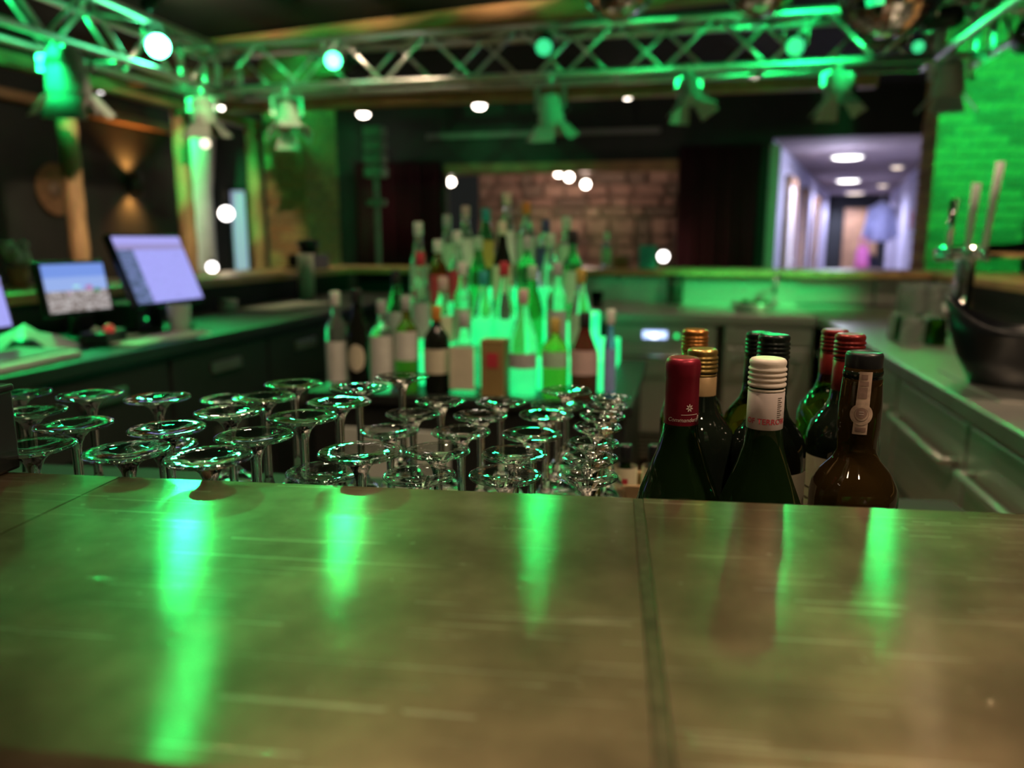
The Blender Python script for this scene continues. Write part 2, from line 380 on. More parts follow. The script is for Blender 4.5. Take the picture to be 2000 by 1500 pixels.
struct('wall_window_side', B(-9, -5.5, 11.0, 11.1, 0, 2.95), 'dark_wall', label='far wall with narrow windows')
struct('ceiling_niche', B(-3.4, -0.05, 9.62, 11.6, 2.55, 2.6), 'dark_ceiling')
# wooden lintel over the niche
struct('trim_1', B(-2.95, -0.11, 9.44, 9.6, 2.10, 2.22), 'door_wood', label='brown wooden lintel above the stone niche')
# stone wall in the niche, stone by stone
sw = struct('wall_stone', B(-3.0, -0.05, 11.30, 11.45, 0, 2.56), 'mortar', label='rough stone wall at the back of the niche')
z = 0.55; rowi = 0
while z < 2.5:
    hh = random.choice((0.14, 0.18, 0.22, 0.27)); u = -3.0 - random.random() * 0.2
    while u < -0.08:
        w = random.uniform(0.18, 0.48); u1 = min(u + w, -0.05); u0 = max(u, -3.0)
        if u1 - u0 > 0.06:
            mb = B(-(u1 - u0) / 2 + 0.012, (u1 - u0) / 2 - 0.012, 0, 0.10 + random.random() * 0.05, 0.01, hh - 0.01, bv=0.022)
            obj('stone', mb, random.choice(('stone_a', 'stone_b', 'stone_c', 'stone_a')), sw, ((u0 + u1) / 2, 11.20 + random.uniform(-0.03, 0.03), z))
        u += w
    z += hh
# corridor
a1 = Vector((0.95, 9.62)); a2 = Vector((3.55, 21.5)); b1 = Vector((2.80, 9.62)); b2 = Vector((5.0, 21.5))
def vwall(p, q, t, z0, z1):
    n = Vector((-(q - p).y, (q - p).x)).normalized() * t
    mb = MB(); vs = [(c.x, c.y, zz) for zz in (z0, z1) for c in (p, q, q + n, p + n)]
    return mb.add(vs, [(0, 3, 2, 1), (4, 5, 6, 7), (0, 1, 5, 4), (1, 2, 6, 5), (2, 3, 7, 6), (3, 0, 4, 7)])
struct('wall_corridor_left', vwall(a1, a2, 0.1, 0, 2.45), 'corridor_wall', label='pale lavender left wall of the corridor')
struct('wall_corridor_right', vwall(b1, b2, -0.1, 0, 2.45), 'corridor_wall', label='pale lavender right wall of the corridor')
struct('wall_corridor_end', B(3.3, 5.3, 21.5, 21.6, 0, 2.45), 'dark_paint', label='dark end wall of the corridor')
struct('ceiling_corridor', MB().add([(a1.x, a1.y, 2.45), (b1.x, b1.y, 2.45), (b2.x, b2.y, 2.45), (a2.x, a2.y, 2.45), (a1.x, a1.y, 2.5), (b1.x, b1.y, 2.5), (b2.x, b2.y, 2.5), (a2.x, a2.y, 2.5)],
       [(0, 1, 2, 3), (4, 7, 6, 5), (0, 4, 5, 1), (1, 5, 6, 2), (2, 6, 7, 3), (3, 7, 4, 0)]), 'corridor_ceiling', label='grey corridor ceiling')
tr = struct('trim_2', B(0.90, 1.01, 9.40, 9.52, 0, 2.36), 'white_paint', label='pale post at the left side of the corridor mouth')
# doors along the corridor's left wall
cdir = (a2 - a1).normalized(); cang = math.atan2(cdir.y, cdir.x)
for i, t in enumerate((2.0, 4.6, 7.4)):
    p = a1 + cdir * t
    d = obj('door_%d' % (i + 1), B(-0.45, 0.45, -0.045, 0.0, 0, 2.05), 'white_paint', None, rp(p.x, p.y, 0), (0, 0, RZ + cang)); d['kind'] = 'structure'
    d['label'] = ('nearest', 'middle', 'farthest')[i] + ' pale door on the corridor left wall'
    for x0, x1, z0, z1 in ((-0.55, -0.45, 0, 2.15), (0.45, 0.55, 0, 2.15), (-0.55, 0.55, 2.05, 2.15)):
        obj('door_frame', B(x0, x1, -0.075, 0.0, z0, z1), 'door_wood', d)
    obj('door_handle', MB().tube((0.36, -0.045, 1.02), (0.36, -0.10, 1.02), 0.012).tube((0.36, -0.10, 1.02), (0.24, -0.10, 1.02), 0.011), 'chrome', d)
# end door of the corridor, warm wood
d = struct('door_4', B(3.95, 4.75, 21.38, 21.5, 0, 2.1), 'door_wood', label='brown door at the end of the corridor')
# far windows with pale column between
for i, (u0, u1) in enumerate(((-7.74, -7.48), (-6.88, -6.62))):
    w = struct('window_%d' % (i + 1), B(u0, u1, 10.97, 10.99, 0.55, 2.05), 'window_glow', label=('left', 'right')[i] + ' narrow bluish window beside the pale column')
    for x0, x1, z0, z1 in ((u0 - 0.05, u0, 0.5, 2.1), (u1, u1 + 0.05, 0.5, 2.1), (u0 - .05, u1 + .05, 2.05, 2.1), (u0 - .05, u1 + .05, .5, .55)):
        obj('window_frame', B(x0, x1, 10.92, 11.0, z0, z1), 'dark_paint', w)

# pale tapering column between the windows, lit green at its head
c = rthing('round_column', 'pale plaster column between two bluish windows, green at the top', 'column', -7.05, 10.3)
obj('shaft', MB().lathe([(0.24, 0), (0.24, 2.0), (0.27, 2.2), (0.34, 2.9)], 24), 'white_paint', c)
obj('base', MB().lathe([(0.30, 0), (0.30, 0.1), (0.25, 0.14)], 24), 'white_paint', c)
lamp('SPOT', 'green_beam', rp(-7.35, 9.5, 2.9), 80, GREEN, rp(-7.1, 10.3, 2.15), 80, 0.8)
lamp('SPOT', 'green_beam', rp(-6.7, 9.5, 2.9), 60, GREEN, rp(-6.95, 10.3, 2.15), 80, 0.8)
lamp('POINT', 'warm_glow', rp(-7.3, 9.6, 1.0), 7, NEUT, rad=0.1)

# ================================================================== brick pillars
def brick_pillar(label, u0, u1, v0, v1, zt, mats):
    t = rthing('brick_pillar', label, 'pillar', (u0 + u1) / 2, (v0 + v1) / 2)
    w, dp = u1 - u0, v1 - v0
    obj('core', B(-w / 2 + 0.012, w / 2 - 0.012, -dp / 2 + 0.012, dp / 2 - 0.012, 0, zt), 'mortar', t)
    BL, BH = 0.24, 0.066; shapes = {}
    def brick(L):
        k = round(L, 3)
        if k not in shapes:
            shapes[k] = [MB().box(-L / 2, L / 2, 0, 0.05, 0, BH, bv=0.004).mesh('brick') for _ in mats]
            for me, m in zip(shapes[k], mats): me.materials.append(MATS[m])
        return random.choice(shapes[k])
    n = int(zt / 0.076)
    for r in range(10, n):
        z = r * 0.076
        for face in range(3):
            L = (w, dp, dp)[face]; s = -L / 2 - (BL / 2 if r % 2 else 0)
            while s < L / 2 - 0.02:
                x0, x1 = max(s, -L / 2), min(s + BL - 0.01, L / 2)
                if x1 - x0 > 0.03:
                    c = (x0 + x1) / 2; j = random.uniform(-0.004, 0.003)
                    if face == 0: loc, ro = (c, -dp / 2 + j, z), 0
                    elif face == 1: loc, ro = (w / 2 - j, c, z), R(90)
                    else: loc, ro = (-w / 2 + j, -c, z), R(-90)
                    obj('brick', brick(x1 - x0), None, t, loc, (0, 0, ro))
                s += BL
    return t
brick_pillar('brown brick pillar at the left end of the far bar, right side green', -3.66, -3.27, 6.4, 7.05, 2.95, ('brick_a', 'brick_b', 'brick_c', 'brick_a'))
brick_pillar('green lit brick pillar right of the corridor', 1.76, 2.40, 6.35, 6.75, 2.95, ('brick_c', 'brick_b', 'brick_c'))

# ================================================================== wooden posts and beams
def log_post(label, u, v, r):
    t = rthing('wooden_post', label, 'post', u, v, 0)
    mb = MB(); prof = []
    for i in range(25):
        zz = 0.0 + 2.28 * i / 24; prof.append((r * (1 + 0.05 * math.sin(i * 2.3 + u) + random.uniform(-0.03, 0.03)), zz))
    obj('trunk', mb.lathe([(0, 0)] + prof + [(0, 2.28)], 14), 'post_wood', t)
    for k in range(4):
        a = random.uniform(3.5, 5.6); zz = random.uniform(1.3, 2.2)
        obj('knot', MB().ball((math.cos(a) * r * 0.97, math.sin(a) * r * 0.97, zz), r * 0.22, 8), 'door_wood', t)
log_post('rough wooden post behind the small photo screen', -3.85, 4.35, 0.060)
log_post('rough wooden post behind the large till screen', -3.85, 5.50, 0.062)
log_post('rough wooden post next to the brown brick pillar', -3.85, 6.54, 0.064)
bt = rthing('ceiling_beam', 'brown beam resting on the three wooden posts', 'beam', -3.85, 3.9, 2.28)
obj('plank', B(-0.045, 0.045, -3.2, 2.72, 0, 0.08, bv=0.006), 'door_wood', bt)
p0, p1 = rp(-3.95, 6.12, 2.86), rp(0.6, 5.36, 2.86)
ln = (p1 - p0).length
bt = thing('ceiling_beam', 'long orange-brown wooden beam under the black ceiling', 'beam', p0, math.atan2((p1 - p0).y, (p1 - p0).x))
for k in range(3): obj('plank', B(0, ln, -0.09 + k * 0.061, -0.031 + k * 0.061, -0.05 - 0.008 * (k % 2), 0.06, bv=0.004), 'beam_wood', bt)
bt = rthing('ceiling_beam', 'dim wooden beam behind the far truss', 'beam', -1.0, 5.75, 2.30)
for k in range(2): obj('plank', B(-2.6, 2.2, -0.03 + k * 0.062, 0.03 + k * 0.062, 0, 0.07, bv=0.004), 'door_wood', bt)
bt = rthing('ceiling_beam', 'dark brown beam along the left wall above the wall lamp', 'beam', -5.42, 5.0, 2.42)
obj('plank', B(-0.06, 0.06, -3, 2.7, 0, 0.08, bv=0.005), 'door_wood', bt)
bt = rthing('ceiling_beam', 'brown beam crossing behind the left post top', 'beam', -4.2, 6.6, 2.72)
obj('plank', B(-1.2, 1.2, -0.05, 0.05, 0, 0.1, bv=0.005), 'door_wood', bt)
# pale rails across the back
for lab, u0, u1, v, z in (('long grey rail across the dark back wall', -3.18, -0.33, 9.46, 2.56), ('pinkish rail inside the stone niche', -2.11, -0.12, 10.4, 2.2)):
    t = rthing('ceiling_rail', lab, 'rail', (u0 + u1) / 2, v, z)
    h = (u1 - u0) / 2
    obj('bar', B(-h, h, -0.02, 0.02, -0.03, 0.03, bv=0.006), 'grey_plastic' if v < 10 else 'stone_c', t)
    for s in (-0.8, 0.8): obj('hanger', MB().tube((s * h, 0, 0.03), (s * h, 0, 0.34), 0.008), 'black_metal', t)

# ================================================================== curtains
def curtain(label, u0, u1, v, zt):
    t = rthing('stage_curtain', label, 'curtain', (u0 + u1) / 2, v)
    w = u1 - u0; n = 70; vs = []; fs = []
    for j in range(2):
        for i in range(n + 1):
            x = -w / 2 + w * i / n; y = 0.045 * math.sin(i * 0.95) + 0.015 * math.sin(i * 0.37)
            for zz in (0.02, zt): vs.append((x, y + j * 0.012, zz))
    def vi(j, i, k): return j * 2 * (n + 1) + 2 * i + k
    for i in range(n):
        fs.append((vi(0, i, 0), vi(0, i + 1, 0), vi(0, i + 1, 1), vi(0, i, 1))); fs.append((vi(1, i, 0), vi(1, i, 1), vi(1, i + 1, 1), vi(1, i + 1, 0)))
        for k in (0, 1): fs.append((vi(0, i, k), vi(1, i, k), vi(1, i + 1, k), vi(0, i + 1, k)))
    for i in (0, n): fs.append((vi(0, i, 0), vi(0, i, 1), vi(1, i, 1), vi(1, i, 0)))
    obj('cloth', MB().add(vs, fs, True), 'velvet', t)
    obj('curtain_rod', MB().tube((-w / 2 - 0.05, 0, zt + 0.02), (w / 2 + 0.05, 0, zt + 0.02), 0.015), 'black_metal', t)
curtain('dark maroon curtain left of the stone niche', -4.1, -2.96, 9.35, 2.25)
curtain('dark maroon curtain between niche and corridor', -0.10, 0.80, 9.35, 2.35)

# ================================================================== near bar counter
CA = R(-7.3)
SHELF = 0.902
ct = thing('bar_counter', 'worn brass-coloured metal bar counter in the foreground', 'counter', (0, 0.5555, 0), CA)
TOP = 1.11
def sheet(x0, x1):
    # sheet metal folded over a bullnose front edge and a square back edge
    pr = []
    yb, yf, r = 0.0, -0.335, 0.016
    pr.append((yb, TOP - 0.045)); pr.append((yb, TOP - 0.0015)); pr.append((yb - 0.0015, TOP))
    pr.append((yf + r, TOP))
    for k in range(1, 9):
        a = math.pi / 2 + math.pi * k / 9; pr.append((yf + r + r * math.cos(a), TOP - r + r * math.sin(a)))
    pr.append((yf + r, TOP - 2 * r)); pr.append((yf + r, TOP - 0.045))
    mb = MB(); n = len(pr); sub = 1
    vs = [(x, y, z) for x in (x0, x1) for y, z in pr]
    fs = [(i, (i + 1) % n, n + (i + 1) % n, n + i) for i in range(n)] + [tuple(range(n)), tuple(range(2 * n - 1, n - 1, -1))]
    return mb.add(vs, fs)
X1, X2 = 0.094, -0.318
obj('sheet', sheet(-1.3, X2 - 0.0006), 'worn_bar_metal', ct)
obj('sheet', sheet(X2 + 0.0006, X1 - 0.0038), 'worn_bar_metal', ct)
obj('sheet', sheet(X1 + 0.0038, 1.7), 'worn_bar_metal', ct)
o = obj('seam_strip', B(X1 - 0.0034, X1 + 0.0034, -0.318, -0.0005, TOP - 0.03, TOP - 0.0006, bv=0.0004), 'seam_solder', ct); o['label'] = 'narrow soldered seam between two metal sheets'
obj('front_panel', B(-1.3, 1.7, -0.27, -0.22, 0.0, TOP - 0.045), 'dark_paint', ct)
st = thing('bar_shelf', 'black shelf behind the near counter under glasses and bottles', 'shelf', (0, 0.5555, 0), CA)
obj('board', B(-1.1, 0.60, -0.20, 0.66, SHELF - 0.05, SHELF - 0.02), 'rubber', st)
for x in (-1.05, 0.55):
    for y in (-0.15, 0.60): obj('leg', B(x - 0.02, x + 0.02, y - 0.02, y + 0.02, 0, SHELF - 0.05), 'black_metal', st)
obj('mat', B(-1.1, -0.178, -0.20, 0.66, SHELF - 0.02, SHELF), 'rubber', st); obj('mat', B(0.143, 0.60, -0.20, 0.66, SHELF - 0.02, SHELF), 'rubber', st)
gt = thing('glass_tray', 'steel tray under the tidy rows of glasses', 'tray', (0, 0.5555, SHELF), CA)
obj('plate', B(-0.17, 0.135, -0.06, 0.56, -0.02, -0.0005), 'steel', gt)
for x0, x1, y0, y1 in ((-0.176, -0.17, -0.06, 0.56), (0.135, 0.141, -0.06, 0.56), (-0.176, 0.141, 0.56, 0.566)): obj('tray_rim', B(x0, x1, y0, y1, -0.02, 0.012), 'steel', gt)
# dark box cut by the left frame edge
bx = thing('napkin_box', 'black box on the counter at the left picture edge', 'box', (-0.448, 0.590, TOP), CA)
obj('body', B(-0.034, 0.034, -0.034, 0.034, 0, 0.068, bv=0.003), 'black_plastic', bx)
obj('lid', B(-0.035, 0.035, -0.035, 0.035, 0.066, 0.072, bv=0.002), 'black_plastic', bx)

# ================================================================== upturned wine glasses
def glass_meshes(h, rf, rb, rr, n=40):
    """rim down: bowl, stem and foot as open shells that meet without inner walls"""
    hb = h * 0.50
    t = 0.0011
    out = [(rr, 0.0), (rr + (rb - rr) * 0.5, hb * 0.16), (rb * 0.97, hb * 0.34), (rb, hb * 0.48), (rb * 0.94, hb * 0.64), (rb * 0.78, hb * 0.79), (rb * 0.52, hb * 0.92), (rb * 0.28, hb * 1.01), (0.0068, hb * 1.08), (0.0046, hb * 1.18)]
    inn = [(0, hb * 0.93), (rb * 0.30, hb * 0.90)] + [(r - t, z) for r, z in reversed(out[1:6])] + [(rr - t, 0.0004)]
    bowl = MB().lathe(inn + out, n).mesh('bowl')
    zs, ze = hb * 1.18, h - 0.026
    stem = MB().lathe([(0.0046, zs), (0.0040, zs + (ze - zs) * 0.5), (0.0046, ze), (0.0058, h - 0.020), (0.0082, h - 0.0145), (0.0125, h - 0.0098), (0.017, h - 0.0074)], 32).mesh('stem')
    foot = MB().lathe([(0.017, h - 0.0074), (0.021, h - 0.0060), (rf * 0.8, h - 0.0044), (rf * 0.97, h - 0.0034), (rf, h - 0.0024), (rf * 0.985, h - 0.0009),
                       (rf * 0.93, h - 0.0006), (rf * 0.6, h - 0.0016), (rf * 0.25, h - 0.0034), (0, h - 0.0046)], n).mesh('foot')
    for m in (bowl, stem): m.materials.append(MATS['glass_clear'])
    foot.materials.append(MATS['glass_foot'])
    return bowl, stem, foot
GM = {'L': glass_meshes(1.129 - SHELF, 0.0345, 0.0355, 0.030), 'l': glass_meshes(1.095 - SHELF, 0.0345, 0.0355, 0.030),
      'M': glass_meshes(1.100 - SHELF, 0.0318, 0.0350, 0.029), 'S': glass_meshes(1.100 - SHELF, 0.0262, 0.0256, 0.022)}
GLASSES = [  # x, y, kind, label
    (-0.559, 0.852, 'L', 'upturned wine glass farthest left, its foot cut by the picture edge, back row'),
    (-0.472, 0.843, 'L', 'upturned wine glass second from the left in the dark back row'),
    (-0.389, 0.826, 'L', 'upturned wine glass standing alone in the dark, third from the left at the back'),
    (-0.488, 0.758, 'L', 'upturned wine glass at the left edge, second row above the black box'),
    (-0.412, 0.703, 'L', 'upturned wine glass with a long bare stem, nearest right of the black box'),
    (-0.403, 0.624, 'L', 'upturned wine glass partly hidden by the black box'),
    (-0.317, 0.687, 'L', 'upturned wine glass with a brightly green shining foot'),
    (-0.316, 0.610, 'L', 'large upturned wine glass mirrored at the left in the counter edge'),
    (-0.354, 0.752, 'l', 'low upturned wine glass behind the two mirrored in the counter'),
    (-0.242, 0.592, 'L', 'large upturned wine glass mirrored brightest green in the counter'),
    (-0.372, 0.985, 'l', 'dim upturned wine glass rearmost of the left cluster'),
    (-0.273, 0.829, 'L', 'upturned wine glass of the left cluster, just below the tallest-standing foot'),
    (-0.285, 0.756, 'L', 'upturned wine glass at the left of the middle cluster'),
    (-0.228, 0.660, 'L', 'upturned wine glass in front of the middle cluster, large foot'),
    (-0.205, 0.733, 'L', 'upturned wine glass with a clear flared stem in the middle cluster'),
    (-0.263, 0.910, 'L', 'upturned wine glass with a dark foot standing high at the rear, left of the bottles'),
    (-0.185, 0.804, 'L', 'upturned wine glass in front of the green panel, wide green foot'),
    (-0.180, 0.886, 'L', 'upturned wine glass with a green foot below the oval-labelled bottle'),
    (-0.140, 0.960, 'L', 'upturned wine glass whose foot rises before the front row of spirits'),
    (-0.124, 0.606, 'L', 'upturned wine glass left of the tidy rows, near the counter edge'),
    (-0.168, 0.663, 'l', 'upturned wine glass cut by the counter edge left of the tidy rows'),
    (0.075, 1.042, 'l', 'upturned wine glass farthest back at the right of the rows'),
    (0.058, 0.947, 'l', 'upturned wine glass second from the back at the right of the rows'),
    (-0.0903, 0.949, 'M', 'upturned glass in the rear tidy row, left one'),
    (-0.0141, 0.943, 'M', 'upturned glass in the rear tidy row, right one'),
    (-0.1161, 0.876, 'M', 'upturned glass in the second tidy row from the back, left one'),
    (-0.0364, 0.866, 'M', 'upturned glass in the second tidy row from the back, middle one'),
    (0.0399, 0.870, 'M', 'upturned glass in the second tidy row from the back, right one'),
    (-0.1302, 0.794, 'M', 'upturned glass in the third tidy row from the back, left one'),
    (-0.0540, 0.789, 'M', 'upturned glass in the third tidy row from the back, middle one'),
    (0.0211, 0.779, 'M', 'upturned glass in the third tidy row from the back, right one'),
    (-0.0716, 0.714, 'M', 'upturned glass in the second tidy row from the counter, left one'),
    (0.0023, 0.704, 'M', 'upturned glass in the second tidy row from the counter, right one'),
    (-0.0798, 0.637, 'M', 'upturned glass in the tidy row nearest the counter, left one'),
    (-0.0059, 0.637, 'M', 'upturned glass in the tidy row nearest the counter, right one'),
    (0.1267, 0.969, 'S', 'small upturned glass, rearmost of the right-hand file'),
    (0.1161, 0.918, 'S', 'small upturned glass, second from the back of the right-hand file'),
    (0.1044, 0.866, 'S', 'small upturned glass, third from the back of the right-hand file'),
    (0.0927, 0.811, 'S', 'small upturned glass, fourth from the back of the right-hand file'),
    (0.0809, 0.744, 'S', 'small upturned glass, third from the counter in the right-hand file'),
    (0.0727, 0.690, 'S', 'small upturned glass, second from the counter in the right-hand file'),
    (0.0650, 0.634, 'S', 'small upturned glass nearest the counter in the right-hand file'),
]
for i, (x, y, k, lab) in enumerate(GLASSES):
    t = thing('wine_glass', lab, 'glass', (x, y, SHELF), (i * 1.7) % 6.28, 'upturned glasses behind the counter')
    for nm, me in zip(('bowl', 'stem', 'foot'), GM[k]): obj(nm, me, None, t)

# ================================================================== wine bottles behind the counter
def text_mesh(s, size, bold=0.0, shear=0.0):
    cu = bpy.data.curves.new('lettering', 'FONT'); cu.body = s; cu.size = size; cu.offset = bold; cu.shear = shear; cu.resolution_u = 3
    o = bpy.data.objects.new('lettering', cu); COL.objects.link(o); bpy.context.view_layer.update()
    me = bpy.data.meshes.new_from_object(o.evaluated_get(bpy.context.evaluated_depsgraph_get())); bpy.data.objects.remove(o)
    return me
def wrap_text(name, s, size, r, z, x0, m, parent, bold=0.0, shear=0.0, vert=False):
    me = text_mesh(s, size, bold, shear)
    for q in me.vertices:
        x, y = q.co.x, q.co.y
        if vert: x, y = y, -x
        th = (x + x0) / r; q.co = (r * math.sin(th), -r * math.cos(th), z + y)
    return obj(name, me, m, parent)
def patch(pts_rows, rf, name, m, parent):
    """rows of (x along the surface, z) laid on a body of radius rf(z)"""
    vs = []; fs = []; n = len(pts_rows[0])
    for row in pts_rows:
        for x, z in row:
            r = rf(z); th = x / r; vs.append((r * math.sin(th), -r * math.cos(th), z))
    for j in range(len(pts_rows) - 1):
        for i in range(n - 1): fs.append((j * n + i, j * n + i + 1, (j + 1) * n + i + 1, (j + 1) * n + i))
    return obj(name, MB().add(vs, fs, True), m, parent)
def rect_patch(x0, x1, z0, z1, rf, name, m, parent, n=12):
    return patch([[(x0 + (x1 - x0) * i / n, z) for i in range(n + 1)] for z in (z0, (z0 + z1) / 2, z1)], rf, name, m, parent)
def bottle_profile(kind, H):
    if kind == 'burgundy':
        return [(0, 0.012), (0.022, 0.004), (0.034, 0), (0.0405, 0.005), (0.041, 0.02), (0.041, 0.135), (0.0395, 0.152), (0.034, 0.172), (0.027, 0.190), (0.021, 0.207), (0.0168, 0.222), (0.0150, 0.236), (0.0146, 0.26), (0.0143, H - 0.004), (0, H - 0.004)]
    if kind == 'port':
        return [(0, 0.012), (0.022, 0.004), (0.034, 0), (0.0385, 0.005), (0.039, 0.02), (0.039, 0.160), (0.0372, 0.172), (0.030, 0.185), (0.0205, 0.196), (0.0172, 0.204), (0.0174, 0.214), (0.0188, 0.228), (0.0186, 0.248), (0.0174, 0.266), (0.0164, H - 0.014), (0, H - 0.014)]
    return [(0, 0.012), (0.020, 0.004), (0.031, 0), (0.0362, 0.004), (0.037, 0.02), (0.037, 0.182), (0.0362, 0.193), (0.0325, 0.205), (0.0255, 0.215), (0.0190, 0.223), (0.0160, 0.232), (0.0147, 0.245), (0.0143, H - 0.004), (0, H - 0.004)]
def screw_cap(H, r, z0, ridges=True):
    pr = [(r - 0.0006, z0), (r, z0 + 0.001)]
    if ridges:
        pr += [(r, H - 0.026), (r - 0.0009, H - 0.0252), (r - 0.0009, H - 0.0240), (r + 0.0004, H - 0.0232)]
        for k in range(4):
            z = H - 0.0225 + k * 0.0042
            pr += [(r + 0.0005, z), (r + 0.0005, z + 0.0014), (r - 0.0007, z + 0.0024), (r - 0.0007, z + 0.0034)]
    pr += [(r, H - 0.0045), (r - 0.0002, H - 0.0022), (r - 0.0014, H - 0.0006), (r - 0.0032, H), (r * 0.55, H - 0.0003), (0, H - 0.0008)]
    return MB().lathe(pr, 40)
def wine_bottle(x, y, H, kind, glass, label, caps):
    t = thing('wine_bottle', label, 'bottle', (x, y, SHELF), -math.atan2(x, y), 'wine bottles behind the counter')
    obj('glass_body', MB().lathe(bottle_profile(kind, H), 40), glass, t)
    caps(t, H)
    return t
def cap_two(mcap, mskirt, length=0.058, r=0.0152):
    def f(t, H):
        obj('screw_cap', screw_cap(H, r, H - 0.0275), mcap, t)
        obj('capsule_skirt', MB().lathe([(r - 0.0008, H - length), (r - 0.0001, H - length + 0.001), (r - 0.0001, H - 0.0285), (r - 0.0012, H - 0.0275)], 40), mskirt, t)
    return f
# 1 red foil capsule with a pale flower and script
def caps_red(t, H):
    r = 0.0150
    o = obj('foil_capsule', MB().lathe([(0.0153, H - 0.0625), (0.0154, H - 0.061), (r, H - 0.035), (r - 0.0001, H - 0.0185), (r + 0.0003, H - 0.0175), (r + 0.0006, H - 0.012), (r + 0.0006, H - 0.006), (r - 0.0002, H - 0.003), (r - 0.0018, H - 0.0006), (r - 0.004, H), (0, H - 0.0004)], 40), 'foil_red', t)
    rr = 0.01565
    wrap_text('script_lettering', 'Commanderay', 0.0052, rr, H - 0.0562, -0.0125, 'print_pale', o, 0.0, 0.25)
    wrap_text('script_lettering', 'R', 0.0075, rr, H - 0.0562, 0.0148, 'print_pale', o, 0.0, 0.4)
    rect_patch(0.000, 0.0165, H - 0.0500, H - 0.0495, lambda z: rr, 'underline_swash', 'print_pale', o)
    fl = MB()
    for k in range(7):
        a = k * 2 * math.pi / 7 + math.pi / 2; cx, cz = 0.0075 + 0.0020 * math.cos(a), H - 0.0435 + 0.0022 * math.sin(a)
        ring = []
        for j in range(9):
            b = j * 2 * math.pi / 8; lx, lz = 0.0015 * math.cos(b), 0.0006 * math.sin(b)
            xx, zz = cx + lx * math.cos(a) - lz * math.sin(a), cz + lx * math.sin(a) + lz * math.cos(a); th = xx / rr
            ring.append((rr * math.sin(th), -rr * math.cos(th), zz))
        fl.add(ring[:8], [tuple(range(8))])
    obj('flower_emblem', fl, 'print_pale', o)
wine_bottle(0.153, 0.678, 0.293, 'burgundy', 'wine_dark', 'wine bottle with a plain dark red foil capsule and pale flower', caps_red)
wine_bottle(0.193, 0.770, 0.288, 'bordeaux', 'wine_black', 'black wine bottle with a gold screw cap and tan sleeve', cap_two('foil_gold', 'foil_tan', 0.066))
wine_bottle(0.215, 0.896, 0.293, 'bordeaux', 'wine_olive', 'olive wine bottle with an orange screw cap behind the gold one', cap_two('foil_orange', 'foil_gold', 0.05))
# 2 white cap with red print
def caps_white(t, H):
    cap_two('cap_white', 'capsule_white', 0.0605, 0.0152)(t, H)
    o = [c for c in t.children if c.name.startswith('capsule_skirt')][0]; rr = 0.01530
    wrap_text('red_lettering', 'OF TERROIR', 0.0066, rr, H - 0.0545, -0.0165, 'print_red', o, 0.0001)
    for k in range(11):
        w = (0.0045, 0.003, 0.005, 0.0036)[k % 4]
        rect_patch(0.0105, 0.0105 + w, H - 0.0325 - k * 0.0018, H - 0.0318 - k * 0.0018, lambda z: rr, 'small_print', 'print_dark', o, 4)
wine_bottle(0.216, 0.640, 0.298, 'burgundy', 'wine_dark', 'wine bottle with a white screw cap printed in red', caps_white)
def with_label(fn, x0, x1):
    def f(t, H):
        fn(t, H); o = rect_patch(x0, x1, 0.055, 0.172, lambda z: 0.03725, 'paper_label', 'label_cream', t, 20)
        for k in range(3): rect_patch(x0 + 0.008, x0 + 0.034 - k * 0.006, 0.112 + k * 0.012, 0.1135 + k * 0.012, lambda z: 0.0374, 'print_line', 'print_dark', o, 8)
    return f
wine_bottle(0.257, 0.748, 0.305, 'bordeaux', 'wine_black', 'wine bottle with a black screw cap behind the white capped one', with_label(cap_two('foil_black', 'foil_black', 0.06), 0.012, 0.075))
wine_bottle(0.271, 0.834, 0.297, 'bordeaux', 'wine_olive', 'olive wine bottle with a black cap, rearmost in the middle', cap_two('foil_black', 'foil_black', 0.06))
wine_bottle(0.379, 0.896, 0.293, 'bordeaux', 'wine_green', 'bright green wine bottle with a red cap, rearmost at the right', cap_two('foil_wine', 'foil_wine', 0.062))
wine_bottle(0.352, 0.794, 0.300, 'bordeaux', 'wine_black', 'black wine bottle with a red screw cap behind the port bottle', with_label(cap_two('foil_wine', 'foil_wine', 0.062), -0.055, 0.02))
